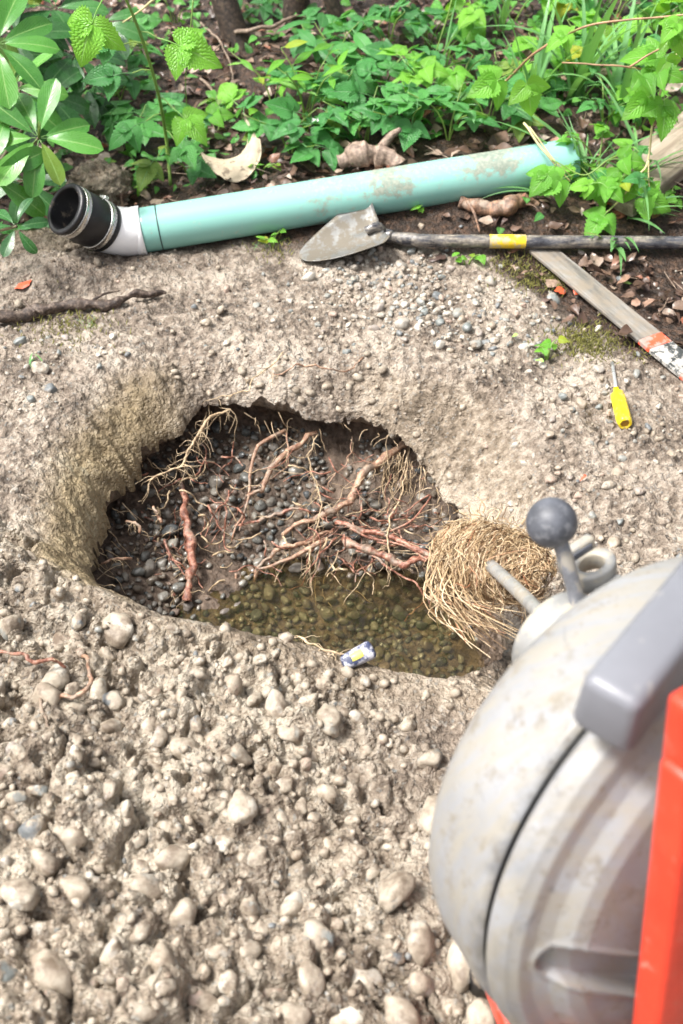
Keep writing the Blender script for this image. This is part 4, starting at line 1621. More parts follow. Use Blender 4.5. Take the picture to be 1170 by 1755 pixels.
for nm, mt, cnt in (('fine_red_roots', M_RED, 95), ('fine_tan_roots', M_TAN, 50)):
    mb = MB()
    for _ in range(cnt):
        x0, y0 = rc.gauss(630, 85), rc.gauss(895, 48)
        if rc.random() < .35:
            x0, y0 = rc.uniform(230, 420), rc.uniform(780, 1000)
        a = rc.choice([rc.gauss(.3, .4), rc.gauss(2.7, .4), rc.gauss(.3, .4), rc.gauss(1.5, .5)])
        q = [(x0, y0)]
        Lp = rc.uniform(30, 110)
        for k in range(8):
            a += rc.gauss(0, .4)
            q.append((q[-1][0] + math.cos(a) * Lp / 8, q[-1][1] + math.sin(a) * Lp / 8))
        o0 = rc.uniform(.02, .07)
        pth = smooth_path([W(u_, v_, o0 + .01 * math.sin(k)) for k, (u_, v_) in enumerate(q)], 16)
        rad_ = rc.uniform(.0006, .0026)
        mb.tube(pth, np.linspace(rad_, rad_ * .5, len(pth)), 5, False)
    tag(mb.build(nm, mt, PIT), kind='stuff')

# ------------------------------------------------------------------ root ball caught on the cable
def mat_strand():
    t = NT('root_strand')
    col = t.ramp(t.attr('rnd'), [(0, (.07, .035, .015)), (.22, (.20, .12, .055)), (.40, (.38, .26, .14)), (.65, (.54, .40, .24)), (.93, (.68, .55, .38)), (1, (.34, .11, .04))])
    return t.fin(col, .55, None)


WB = at_depth(842, 962, 1.67)
wax = at_depth(935, 985, 1.60) - at_depth(762, 925, 1.74)
wl = float(np.linalg.norm(wax)) * .5
wax /= np.linalg.norm(wax)
wz = np.array([0, 0, 1.0]) - wax * wax[2]
wz /= np.linalg.norm(wz)
wy = np.cross(wz, wax)            # roughly away from the camera
if wy[1] < 0:
    wy = -wy
WAD = empty('root_ball', tuple(WB - np.array([0, 0, .08])))
tag(WAD, 'matted straw coloured ball of fine roots caught on the drain cable', 'roots')
wo = np.array(WAD.location)
b2 = ico(4)
v = b2[0]
d = 1 + .25 * fbm(v[:, 0] * 3, v[:, 1] * 3, v[:, 2] * 3, octs=3, s=8)
core = (v[:, :1] * wax * wl * .85 + v[:, 1:2] * wy * .037 + v[:, 2:3] * wz * .036) * d[:, None] + WB - wo
obj('root_core', mesh_data('root_core', core, b2[1]), mat_root('root_core', [(.35, (.03, .017, .01)), (.55, (.12, .065, .03)), (.7, (.25, .15, .07))], .7, .1), WAD)
mb = MB()
r = random.Random(5)
for i in range(3000):
    a0 = r.uniform(-.9, .95)
    ph0 = r.uniform(-2.0, 2.2)
    span = r.choice([r.uniform(.5, 1.4), r.uniform(1.2, 2.6)])
    drift = r.gauss(.35, .8)
    rad = r.uniform(.88, 1.28)
    q = []
    fl = r.random() < .2
    wv_, wf_ = r.uniform(0, .09), r.uniform(3, 9)
    for k in range(11):
        f = k / 10
        ph = ph0 + span * f
        a = a0 + drift * (f - .5) * .5
        a = max(-1.05, min(1.02, a))
        prof_ = math.sqrt(max(.05, 1 - (abs(a) ** 2.6) * .85))
        R = .046 * prof_ * (rad + .05 * math.sin(f * 5 + i))
        if fl:
            R *= 1 + .35 * f * f
        # phase 0 = top, positive toward the camera and down
        a += wv_ * math.sin(f * wf_ + i)
        q.append(WB + wax * wl * a + wz * math.cos(ph) * R * .86 - wy * math.sin(ph) * R - wo)
    mb.tube(q, np.linspace(.0008, .0004, 11), 4, False, r=r.random())
# the beard that hangs toward the water
tipb = at_depth(822, 1082, 1.66)
for i in range(140):
    a0 = r.uniform(-.9, -.1)
    p0 = WB + wax * wl * a0 - wy * .065 * r.uniform(.2, 1) + wz * r.uniform(-.05, .03)
    p2_ = tipb + np.array([r.gauss(0, .022), r.gauss(0, .02), abs(r.gauss(0, .03))]) + wax * r.uniform(-.03, .03)
    pm = (p0 + p2_) / 2 - wy * r.uniform(.0, .03) - wax * r.uniform(0, .025)
    pth = smooth_path([p0, pm, p2_], 9)
    mb.tube(pth - wo, np.linspace(.0014, .0005, len(pth)), 4, False, r=r.random())
# loose wisps
for i in range(120):
    d = np.array([r.gauss(0, 1), r.gauss(0, 1), r.gauss(0, 1)])
    d /= np.linalg.norm(d)
    p = WB + wax * wl * d[0] * .9 + wy * d[1] * .07 + wz * d[2] * .07
    q = [p]
    for k in range(6):
        d = d + np.array([r.gauss(0, .5), r.gauss(0, .5), r.gauss(-.2, .5)])
        d /= np.linalg.norm(d)
        q.append(q[-1] + d * r.uniform(.004, .01))
    mb.tube(np.array(q) - wo, np.linspace(.001, .0004, 7), 4, False, r=r.random())
tag(mb.build('root_strands', mat_strand(), WAD), kind='stuff')

# ------------------------------------------------------------------ drum drain machine
def mat_drum():
    t = NT('worn_drum_plastic')
    c = t.coord('Object')
    n = t.noise(c, 5, 5, .6)
    col = t.ramp(n, [(.3, (.20, .205, .215)), (.55, (.265, .27, .282)), (.75, (.33, .335, .34))])
    mp = t.new('ShaderNodeMapping')
    mp.inputs['Scale'].default_value = (3, 14, 3)
    t.set(mp.inputs[0], c)
    sc = t.noise(mp.outputs[0], 6, 6, .7)
    col = t.mix(t.range(sc, .40, .60, 0, .75), col, (.265, .243, .2))       # dried mud film
    col = t.mix(t.range(t.noise(c, 40, 6, .7), .55, .68, 0, .75), col, (.16, .135, .10))
    col = t.mix(t.range(t.noise(mp.outputs[0], 17, 4, .6), .66, .72, 0, .5), col, (.12, .12, .13))
    col = t.mix(t.range(t.noise(c, 130, 4, .65), .64, .69, 0, .75), col, (.20, .165, .12))      # splashes
    mp2 = t.new('ShaderNodeMapping')
    mp2.inputs['Scale'].default_value = (1.0, .12, 1.6)
    mp2.inputs['Rotation'].default_value = (.4, .3, .5)
    t.set(mp2.inputs[0], c)
    col = t.mix(t.range(t.noise(mp2.outputs[0], 150, 3, .5), .665, .70, 0, .55), col, (.15, .15, .155))    # scratches
    sm = t.math('MULTIPLY', t.attr('smudge'), t.range(t.noise(c, 16, 5, .7), .42, .66, 0, .8))
    col = t.mix(sm, col, (.05, .05, .055))
    return t.fin(col, t.range(n, .3, .7, .38, .6), t.bump(t.math('ADD', sc, t.noise(c, 60, 4)), .15, .003), spec=.5)


def mat_alu():
    return mat_plain('cast_grey', (.27, .27, .265), .42, metal=.2, var=.2, scale=18, dirt=(.40, .36, .29), dirt_amt=.35, dirt_scale=25)


M_DRUM, M_ALU = mat_drum(), mat_alu()
M_REDP = mat_plain('orange_red_paint', (.62, .045, .020), .38, var=.12, dirt=(.50, .20, .15), dirt_amt=.04, dirt_scale=60)
M_KNOB = mat_plain('worn_black_knob', (.075, .08, .095), .5, var=.35, scale=40, dirt=(.16, .165, .18), dirt_amt=.22, dirt_scale=60)
M_GUARD = mat_plain('grey_guard_plastic', (.15, .155, .175), .42, var=.08, scale=10, dirt=(.24, .235, .23), dirt_amt=.10, dirt_scale=35)
M_GAP = mat_plain('black_gap', (.01, .01, .011), .5)

DC = np.array([.333, .583, .403])
AZ, EL = .571, -.184
ax_f = np.array([-math.sin(AZ) * math.cos(EL), math.cos(AZ) * math.cos(EL), math.sin(EL)])
ax_r = np.array([math.cos(AZ), math.sin(AZ), 0.0])
ax_u = np.cross(ax_r, ax_f)
gz = float(ground_base(DC[0], DC[1]))
MACH = empty('drain_machine', (DC[0], DC[1], gz))
tag(MACH, 'drum drain cleaning machine with grey drum and orange red frame', 'machine')
mo = np.array(MACH.location)
MD = Matrix(((ax_r[0], ax_f[0], ax_u[0], DC[0] - mo[0]), (ax_r[1], ax_f[1], ax_u[1], DC[1] - mo[1]), (ax_r[2], ax_f[2], ax_u[2], DC[2] - mo[2]), (0, 0, 0, 1)))
MDi = np.linalg.inv(np.array(MD))


def dl(p):
    """world point -> drum frame"""
    return (MDi @ np.append(np.asarray(p) - mo, 1))[:3]


def drum_plane(px, py, y):
    """photo pixel on the plane at axial offset y, in the drum frame"""
    return dl(at_plane(px, py, DC + ax_f * y, ax_f))


# front half
fr_prof = [(.244, .0095), (.2490, .013), (.2485, .03), (.243, .06), (.238, .09), (.231, .108), (.220, .120), (.20, .128), (.15, .142), (.09, .160), (.05, .168), (.03, .170), (.001, .170)]
def dense(prof, k):
    p = np.array(prof)
    s = np.concatenate([[0], np.cumsum(np.hypot(*np.diff(p, axis=0).T))])
    q = np.linspace(0, s[-1], k)
    return np.stack([np.interp(q, s, p[:, 0]), np.interp(q, s, p[:, 1])], -1)
V, F = lathe(dense(fr_prof, 60)[::-1], 160)
fy = np.array(V)
obj('drum_front_shell', mesh_data('drum_front_shell', xform(V, MD), F, attrs={'smudge': sstep(.030, .012, fy[:, 1]) * (np.hypot(fy[:, 0], fy[:, 2]) > .2)}), M_DRUM, MACH)
V, F = lathe([(.2405, .011), (.2405, -.001)][::-1], 160)
obj('drum_gap', mesh_data('drum_gap', xform(V, MD), F), M_GAP, MACH)
# back half: stepped dish with a moulded grip recess
bk_prof = [(.246, .003), (.2505, -.002), (.2505, -.012), (.247, -.022), (.238, -.030), (.226, -.033), (.214, -.040), (.204, -.052), (.192, -.058), (.15, -.066), (.10, -.073), (.06, -.076), (.001, -.077)]
V, F = lathe(dense(bk_prof, 150), 400)
V = np.array(V)
g0 = drum_plane(985, 1668, -.06)
g1 = drum_plane(1180, 1655, -.06)
gd = g1 - g0
gl_ = np.hypot(gd[0], gd[2])
gd = np.array([gd[0], gd[2]]) / gl_
rel = np.stack([V[:, 0] - g0[0], V[:, 2] - g0[2]], -1)
al = rel @ gd
pe = rel @ np.array([-gd[1], gd[0]])
hw = .0185 + .03 * np.clip(al, 0, .09) * .3
dist_ = np.where(al < 0, np.hypot(al, pe), np.abs(pe)) - hw
dist_ = np.where(al > gl_, .05, dist_)
inside = sstep(.004, -.006, dist_) * (V[:, 1] < -.03)
ridge = np.exp(-((dist_ - .003) / .003) ** 2) * (V[:, 1] < -.03)
V[:, 1] += .016 * inside - .0025 * ridge
# gently raised spokes pressed into the dish
angv = np.arctan2(V[:, 2], V[:, 0])
rv = np.hypot(V[:, 0], V[:, 2])
s0_, s1_ = drum_plane(898, 1606, -.033), drum_plane(926, 1562, -.033)
seg_ = np.array([s1_[0] - s0_[0], s1_[2] - s0_[2]])
rl_ = np.stack([V[:, 0] - s0_[0], V[:, 2] - s0_[2]], -1)
tp_ = np.clip(rl_ @ seg_ / (seg_ @ seg_), 0, 1)
scuff = 1.2 * sstep(.0035, .0015, np.hypot(*(rl_ - tp_[:, None] * seg_).T)) * (V[:, 1] < 0) + .35 * sstep(.24, .247, np.hypot(V[:, 0], V[:, 2]))
V[:, 1] -= .006 * sstep(.19, .17, rv) * sstep(.04, .08, rv) * np.maximum(0, np.cos(angv * 3 + 1.1)) ** 3
obj('drum_back_shell', mesh_data('drum_back_shell', xform(V, MD), F, attrs={'smudge': scuff}), M_DRUM, MACH)

# hub and feed head at the front
mb = MB()
nc = at_depth(955, 1098, 1.28)
ncl = dl(nc)
V, F = lathe([(.001, .012), (.050, .012), (.0585, .009), (.061, .003), (.061, -.05), (.05, -.06), (.001, -.06)], 48)
mb.add(xform(V, MD @ Matrix.Translation(ncl)), F)
V, F = bevel_box(.07, .12, .08, .012, 3)
mb.add(xform(V, MD @ Matrix.Translation((ncl[0] + .01, ncl[1] - .04, ncl[2] + .0))), F)
mb.build('feed_head', mat_alu(), MACH)
# guide tube that carries the cable into the root ball
t0, t1, t2 = at_depth(842, 970, 1.60), at_depth(905, 1030, 1.40), at_depth(950, 1085, 1.27)
mb = MB()
mb.tube(smooth_path([t0 - mo, t1 - mo, t2 - mo], 20), .0092, 18)
for k in range(0):
    pass
mb.build('cable_guide', mat_plain('galvanised_tube', (.42, .42, .41), .4, metal=.5, var=.25, scale=50, dirt=(.36, .32, .26), dirt_amt=.3, dirt_scale=50), MACH)
# feed lever with ball knob
l0, l1, l2, l3 = at_depth(992, 1050, 1.24), at_depth(985, 1015, 1.235), at_depth(967, 950, 1.22), at_depth(948, 905, 1.215)
V, F, _ = tube(smooth_path([l0 - mo, l1 - mo, l2 - mo, l3 - mo], 20), .0085, 18)
LEV = obj('feed_lever', mesh_data('feed_lever', V, F), mat_plain('lever_steel', (.24, .25, .28), .4, metal=.4, var=.3, scale=40, dirt=(.40, .37, .32), dirt_amt=.3, dirt_scale=40), MACH)
kc = at_depth(945, 896, 1.213)
v = ICO3[0]
bs = ico(4)
vb = bs[0] * .0275
kd_ = (l3 - l2) / np.linalg.norm(l3 - l2)
hgt_ = vb @ kd_
vb = vb - np.outer(np.minimum(0, hgt_ + .023), kd_)
obj('ball_knob', mesh_data('ball_knob', vb + kc - mo, bs[1]), M_KNOB, LEV)
# clamp bracket with an open eye
ec = at_depth(1015, 978, 1.30)
mb = MB()
V, F = lathe([(.0165, -.012), (.027, -.012), (.0285, -.009), (.0285, .009), (.027, .012), (.0165, .012), (.015, .009), (.015, -.009), (.0165, -.012)], 36, 'Z')
Me = frame_matrix(tuple(ec - mo), ax_f, (0, -.25, 1))
mb.add(xform([(x * 1.05, y * .85, z) for x, y, z in V], Me), F)
V, F = bevel_box(.050, .014, .032, .004, 2)
mb.add(xform(V, Me @ Matrix.Translation((0, .026, .008))), F)
V, F = bevel_box(.04, .05, .02, .004, 2)
mb.add(xform(V, Me @ Matrix.Translation((.0, -.045, -.012))), F)
V, F = bevel_box(.046, .08, .022, .004, 2)
mb.add(xform(V, Me @ Matrix.Translation((-.01, -.08, -.018))), F)
CLB = mb.build('clamp_bracket', M_ALU, MACH)
V, F = bevel_box(.036, .003, .018, .001, 1)
obj('bracket_face', mesh_data('bracket_face', xform(V, Me @ Matrix.Translation((0, .0178, .011))), F), M_KNOB, CLB)

# grey guard on top (rounded box): top face corners seen in the photo
zt = .70
ga, gb, gc = at_z(1005, 1165, zt), at_z(1175, 960, zt), at_z(1066, 1236, zt)
gx = gb - ga
gxl = .30
gx /= np.linalg.norm(gx)
gw_ = gc - ga
gw_ = gw_ - gx * np.dot(gw_, gx)
gwl = float(np.linalg.norm(gw_))
gw_ /= gwl
V, F = bevel_box(gwl + .010, gxl, .060, .010, 3)
V = [(x * (1 + .10 * (z < 0)), y, z) for x, y, z in V]
gcen = ga + gx * gxl / 2 + gw_ * gwl / 2 - np.array([0, 0, .030])
Mg = frame_matrix(tuple(gcen - mo), gx)
GRD = obj('belt_guard', mesh_data('belt_guard', xform(V, Mg), F), M_GUARD, MACH)
# frame: upright bar behind the drum, base rails, cross bar, feet
def beam(a, b, w, h, hint=(0, 0, 1), bev=.006):
    a, b = np.asarray(a, float), np.asarray(b, float)
    L = float(np.linalg.norm(b - a))
    V, F = bevel_box(w, L, h, bev, 3)
    return xform(V, frame_matrix(tuple((a + b) / 2), b - a, hint)), F


def dw(p):
    q = np.array(MD) @ np.append(p, 1)
    return q[:3]


u0, u1 = drum_plane(1190, 1330, -.105), drum_plane(1134, 1755, -.105)
ud = (u1 - u0) / np.linalg.norm(u1 - u0)
utop, ubot = u0 - ud * .02, u1 + ud * .22
V, F = beam(dw(utop), dw(ubot), .046, .03, tuple(ax_f))
UPR = obj('frame_upright', mesh_data('frame_upright', V, F), M_REDP, MACH)
V, F = beam(dw(u0 - ud * .075 + np.array([.012, 0, 0])), dw(u0 + ud * .012 + np.array([.012, 0, 0])), .060, .036, tuple(ax_f))
obj('frame_bracket', mesh_data('frame_bracket', V, F), M_REDP, MACH)
# bolts that hold the bracket to the upright
for k in (.02, .11):
    V, F = lathe([(.0001, .007), (.006, .007), (.008, .0055), (.008, .0)], 6)
    c_ = u0 + ud * k + np.array([0, -.018, 0])
    obj('bolt', mesh_data('bolt', xform(V, MD @ Matrix.Translation(tuple(c_)) @ Matrix.Rotation(PI, 4, 'Z')), F, smooth=False), M_STEEL, UPR)
# base rails under the drum
ra, rb_ = at_z(792, 1600, .13), at_z(858, 1772, .13)
rdir = (rb_ - ra) / np.linalg.norm(rb_ - ra)
rdir[2] = 0
for off, nm in ((np.zeros(3), 'base_rail'), (ax_r * .40, 'base_rail')):
    a, b = ra + off + np.array([.018, 0, 0]), rb_ + rdir * .22 + off + np.array([.018, 0, 0])
    V, F = beam(a - mo, b - mo, .03, .03)
    rl = obj(nm, mesh_data(nm, V, F), M_REDP, MACH)
    for q in (a + rdir * .03, b - rdir * .03):
        zg = float(ground_base(q[0], q[1]))
        V, F = lathe([(.001, zg - q[2]), (.018, zg - q[2]), (.018, -.015), (.001, -.015)], 16, 'Z')
        obj('rubber_foot', mesh_data('rubber_foot', xform(V, Matrix.Translation(tuple(q - mo))), F), M_BLACK, rl)
for q in (.12, .85):
    a = ra + (rb_ + rdir * .22 - ra) * q + np.array([.018, 0, .0])
    V, F = beam(a - mo, a + ax_r * .40 - mo, .026, .026)
    obj('cross_bar', mesh_data('cross_bar', V, F), M_REDP, MACH)
# front post carrying the feed head
fp = nc + np.array([0, 0, -.03])
fa = ra + ax_r * .20 + np.array([.018, 0, 0])
V, F = beam(fa - mo, fp - mo, .035, .03)
obj('front_post', mesh_data('front_post', V, F), M_REDP, MACH)

# ------------------------------------------------------------------ foliage
def leaf_grid(L, Wd, prof, fold=.25, droop=.25, serr=0.0, nu=6, nv=12, teeth=9, wav=0.0, twist=0.0, seed=0):
    V, F, UVs = [], [], []
    r = random.Random(seed)
    ph = r.uniform(0, 6)
    for j in range(nv + 1):
        v = j / nv
        w = Wd * .5 * prof(v)
        if serr and 0 < j < nv:
            w *= 1 + serr * (1 if j % 2 else -1) * min(1, 2.5 * (1 - v) + .3)
        a = -droop * v
        y = L * (v - droop * droop * v ** 3 / 6)
        z0 = -L * droop * v * v * .5
        for i in range(nu + 1):
            u = i / nu * 2 - 1
            x = u * w
            z = z0 + abs(u) * w * fold + wav * L * math.sin(v * 9 + ph + u) * abs(u)
            x2 = x * math.cos(twist * v) - 0
            z2 = z + x * math.sin(twist * v)
            yy = y - (abs(u) * w * .25 * (1 if serr else 0))
            V.append((x2, yy, z2))
            UVs.append((u * .5 + .5, v))
    for j in range(nv):
        for i in range(nu):
            a = j * (nu + 1) + i
            F.append((a, a + 1, a + nu + 2, a + nu + 1))
    return V, F, UVs


def p_ovate(v):
    return max(0.02, (math.sin(PI * v ** .62)) ** .9) if v < 1 else .0
def p_lance(v):
    return max(.01, math.sin(PI * v ** .8)) if v < 1 else 0.
def p_rhodo(v):
    return max(.06, min(1, (v / .55) ** .7) * (1 - max(0, (v - .62) / .38) ** 2.2) ** .5) if v < 1 else .02
def p_blade(v):
    return max(.03, (1 - v ** 2.5)) * (.7 + .3 * min(1, v * 4))


def leaf_mesh(name, parts, mat, petiole=None):
    mb = MB()
    for (V, F, uv), M in parts:
        mb.add(xform(V, M), F, uv)
    if petiole is not None:
        v, f, _ = tube(petiole[0], petiole[1], 4, False)
        mb.add(v, f, [(0.5, .5)] * len(v))
    me = mb.mesh(name)
    me.materials.append(mat)
    return me


def trifoliate(name, mat, L, seed):
    r = random.Random(seed)
    pt = L * .55
    parts = []
    d = r.uniform(.25, .7)
    for ang, sc, o in ((0, 1, pt), (68, .78, pt * .93), (-68, .78, pt * .93)):
        lf = leaf_grid(L * sc * r.uniform(.9, 1.08), L * sc * .74, p_ovate, r.uniform(.12, .35), d + r.uniform(-.15, .2), .10, 6, 20, wav=.02, seed=seed + ang)
        M = Matrix.Translation((0, o, 0)) @ Matrix.Rotation(math.radians(ang + r.uniform(-8, 8)), 4, 'Z') @ Matrix.Rotation(r.uniform(-.25, .1), 4, 'X') @ Matrix.Rotation(r.uniform(-.3, .3), 4, 'Y')
        parts.append((lf, M))
    pet = ([(0, 0, 0), (0, pt * .5, .004), (0, pt, 0)], [.0012, .001, .0009])
    return leaf_mesh(name, parts, mat, pet)


def single(name, mat, L, Wd, prof, seed, serr=0.0, fold=.25, nu=6, nv=12, wav=.01, pet=.15):
    r = random.Random(seed)
    lf = leaf_grid(L, Wd, prof, fold * r.uniform(.5, 1.3), r.uniform(.15, .75), serr, nu, nv, wav=wav, seed=seed)
    return leaf_mesh(name, [(lf, Matrix.Translation((0, L * pet, 0)))], mat, ([(0, 0, 0), (0, L * pet * .6, 0), (0, L * pet * 1.2, 0)], [.0012, .001, .0008]))


M_BR = mat_leaf('bramble_leaf', (.040, .18, .048), (.062, .26, .062), (.10, .34, .07), .32, 8, (.22, .42, .20), .30)
M_BRT = mat_leaf('bright_leaf', (.10, .32, .035), (.15, .43, .04), (.21, .50, .05), .34, 8, (.36, .58, .20), .38)
M_RH = mat_leaf('rhododendron_leaf', (.045, .165, .033), (.07, .24, .042), (.12, .33, .05), .27, 9, (.30, .48, .16), .22, bumpy=.12, rib=.035, side=.12)
M_RHD = mat_leaf('rhododendron_dark_leaf', (.018, .080, .022), (.03, .12, .030), (.05, .165, .04), .27, 9, (.16, .30, .12), .15, bumpy=.12, rib=.035, side=.12)  # darker leaf green, used mostly on the rear whorls
M_GR = mat_leaf('grass_blade', (.060, .20, .060), (.10, .30, .085), (.15, .37, .09), .38, 0.0, (.25, .45, .2), .35, bumpy=.2)
M_STEM = mat_plain('green_stem', (.16, .26, .05), .45, var=.2)
M_CANE = mat_plain('pinkish_cane', (.34, .20, .11), .5, var=.3, scale=40)
M_DRY = mat_plain('dry_stalk', (.50, .44, .22), .55, var=.2)
M_WOODST = mat_plain('shrub_stem', (.12, .10, .05), .6, var=.3)

TRI = [trifoliate('leaf', M_BR, .068, 300 + i) for i in range(7)]
TRIB = [trifoliate('leaf', M_BRT, .075, 330 + i) for i in range(5)]
SM = [trifoliate('leaf', M_BR, .042, 310 + i) for i in range(4)]
SMB = [trifoliate('leaf', M_BRT, .044, 320 + i) for i in range(4)]
RHO = [single('leaf', M_RH, .125, .050, p_rhodo, 350 + i, fold=.22, nv=14, pet=.1) for i in range(6)]
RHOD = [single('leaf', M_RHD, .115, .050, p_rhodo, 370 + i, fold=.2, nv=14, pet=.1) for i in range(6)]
LAN = [single('leaf', M_BRT, .062, .020, p_lance, 390 + i, fold=.2, nv=10) for i in range(4)]
LAND = [single('leaf', M_BR, .065, .024, p_lance, 395 + i, .04, fold=.2, nv=12) for i in range(4)]
RND = [single('leaf', M_BR, .030, .026, p_ovate, 400 + i, .0, fold=.12, nu=4, nv=8) for i in range(4)]
RNDB = [single('leaf', M_BRT, .030, .025, p_ovate, 410 + i, .05, fold=.12, nu=4, nv=10) for i in range(4)]


def add_leaf(parent, me, p, ydir, nhint, sc, name='leaf'):
    o = bpy.data.objects.new(name, me)
    o.matrix_local = frame_matrix(tuple(p), ydir, nhint) @ Matrix.Scale(sc, 4)
    link(o, parent)
    o.matrix_local = frame_matrix(tuple(p), ydir, nhint) @ Matrix.Scale(sc, 4)
    return o


def bramble(base, h, n, spread, seed, label, leaves=TRI, cat='bramble', name='bramble', group=None, stems=3, sc=(.75, 1.15), smat=None, lean=(0, 0), droop=.15):
    r = random.Random(seed)
    o = empty(name, tuple(base))
    tag(o, label, cat, group)
    az0 = r.uniform(0, 6.28)
    for s in range(stems):
        az = az0 + s * 2 * PI / stems + r.uniform(-.5, .5)
        hh = h * r.uniform(.7, 1.1)
        out = spread * r.uniform(.5, 1.1)
        tip = np.array([math.cos(az) * out + lean[0], math.sin(az) * out + lean[1], hh])
        mid = tip * .5 + np.array([-math.cos(az) * out * .15, -math.sin(az) * out * .15, hh * .15])
        pth = gnarl(smooth_path([(0, 0, -.01), mid, tip], 16), .006, seed + s)
        mb = MB()
        mb.tube(pth, np.linspace(.0026, .0011, len(pth)), 6)
        mb.build('stem', smat or M_STEM, o)
        k = max(2, n // stems)
        for i in range(k):
            f = .25 + .75 * (i + 1) / k
            p = pth[min(len(pth) - 1, int(f * (len(pth) - 1)))]
            la = az + (2.4 * i) + r.uniform(-.6, .6)
            el = r.uniform(-.35, .45)
            d = (math.cos(la), math.sin(la), el)
            nh = (r.gauss(0, .3), r.gauss(-.25, .3), 1)
            add_leaf(o, r.choice(leaves), p, d, nh, r.uniform(*sc))
    return o


# ---- rhododendron at the upper left
RB = G(-40, 345, 0)
RHOD_O = empty('rhododendron', tuple(RB))
tag(RHOD_O, 'rhododendron shrub with long glossy leaves at the upper left', 'shrub')
rr_ = random.Random(41)


def whorl(px, py, dep, axis, n, meshes, sc, start=0.0, tilt=.15, upl=1, wild=1.0):
    c = at_depth(px, py, dep) - RB
    ax = np.array(axis, float)
    ax /= np.linalg.norm(ax)
    e1 = np.cross(ax, [0, 1, 0.01])
    e1 /= np.linalg.norm(e1)
    e2 = np.cross(ax, e1)
    for k in range(n):
        a = start + 2 * PI * k / n + rr_.uniform(-.18, .18)
        d = e1 * math.cos(a) + e2 * math.sin(a) + ax * (tilt + rr_.uniform(-.45, .35) * wild)
        add_leaf(RHOD_O, rr_.choice(meshes), c + d * .006, d, ax + .35 * wild * np.array([rr_.gauss(0, 1), rr_.gauss(0, 1), rr_.gauss(0, 1)]), sc * rr_.uniform(.85, 1.12))
    for k in range(upl * 3):                           # young shoots
        a = rr_.uniform(0, 6.28)
        d = ax + .5 * (e1 * math.cos(a) + e2 * math.sin(a))
        mb = MB()
        mb.tube([c, c + d * .02, c + d * .038], [.0025, .0022, .0008], 6)
        mb.build('shoot', M_STEM, RHOD_O)
    bs = np.array([c[0] * .35 - .06, c[1] * .5 + .05, 0])
    pth = smooth_path([bs, bs * .5 + c * .5 + np.array([-.03, .04, -.03]), c], 14)
    mb = MB()
    mb.tube(pth, np.linspace(.007, .003, len(pth)), 8)
    mb.build('stem', M_WOODST, RHOD_O)


whorl(66, 236, 2.44, (.10, -.62, .78), 9, RHO, .90, .2, wild=.55)
whorl(-6, 76, 2.44, (.25, -.62, .75), 9, RHO, 1.02, .5, wild=.6)
whorl(20, 150, 2.62, (.2, -.5, .85), 8, RHO, .95, .1)
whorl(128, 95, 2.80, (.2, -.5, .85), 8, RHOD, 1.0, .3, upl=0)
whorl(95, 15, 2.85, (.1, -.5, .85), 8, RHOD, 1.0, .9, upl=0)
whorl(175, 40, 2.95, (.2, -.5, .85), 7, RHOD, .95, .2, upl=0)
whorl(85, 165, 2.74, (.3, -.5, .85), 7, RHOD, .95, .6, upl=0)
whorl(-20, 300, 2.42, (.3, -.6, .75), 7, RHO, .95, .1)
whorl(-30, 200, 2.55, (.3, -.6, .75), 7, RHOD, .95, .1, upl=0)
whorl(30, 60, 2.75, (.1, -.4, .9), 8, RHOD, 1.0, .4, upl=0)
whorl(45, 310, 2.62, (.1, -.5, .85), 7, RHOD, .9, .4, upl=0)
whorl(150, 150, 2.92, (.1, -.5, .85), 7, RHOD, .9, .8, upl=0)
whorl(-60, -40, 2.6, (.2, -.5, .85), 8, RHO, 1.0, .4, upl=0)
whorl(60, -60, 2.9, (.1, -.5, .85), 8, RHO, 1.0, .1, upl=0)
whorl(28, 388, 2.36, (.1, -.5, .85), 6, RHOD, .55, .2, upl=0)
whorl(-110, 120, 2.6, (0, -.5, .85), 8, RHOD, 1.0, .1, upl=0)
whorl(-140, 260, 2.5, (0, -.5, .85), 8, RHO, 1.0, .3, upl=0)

# ---- tall bramble cane in front of it
cb = G(292, 318, 0)
CN = empty('bramble', tuple(cb))
tag(CN, 'tall single bramble cane with bright green toothed leaves beside the rhododendron', 'bramble')
cp = smooth_path([cb, at_depth(285, 240, 2.80), at_depth(272, 165, 2.66), at_depth(246, 75, 2.5), at_depth(214, -5, 2.38), at_depth(180, -60, 2.3)], 40)
mb = MB()
mb.tube(cp - cb, np.linspace(.0045, .0028, len(cp)), 8)
mb.build('stem', M_STEM, CN)
r = random.Random(3)
for (f, d, nh, sc, ms) in [(.93, (-.45, -.35, -.75), (-.2, -.9, .2), 1.4, TRIB), (.66, (.75, -.3, -.15), (.1, -.75, .65), 1.35, TRIB), (.50, (-.9, -.2, -.05), (-.2, -.5, .85), 1.15, TRI),
                           (.40, (.6, -.5, -.3), (.2, -.5, .8), 1.1, TRIB), (.33, (-.8, -.5, -.2), (-.2, -.5, .85), 1.15, TRI), (.25, (.5, -.7, -.2), (.1, -.5, .8), 1.05, TRI), (.18, (-.4, -.8, -.2), (0, -.5, .8), 1.0, TRI), (.12, (.8, -.4, 0), (0, -.4, .8), .9, TRI), (.6, (-.6, -.3, .1), (-.1, -.5, .8), 1.0, TRI)]:
    p = cp[int(f * (len(cp) - 1))] - cb
    d = np.array(d)
    mb = MB()
    pe = p + d / np.linalg.norm(d) * .045
    mb.tube([p, (p + pe) / 2 + np.array([0, 0, .005]), pe], .0014, 5, False)
    mb.build('leaf_stalk', M_STEM, CN)
    add_leaf(CN, r.choice(ms), pe, d, nh, sc)

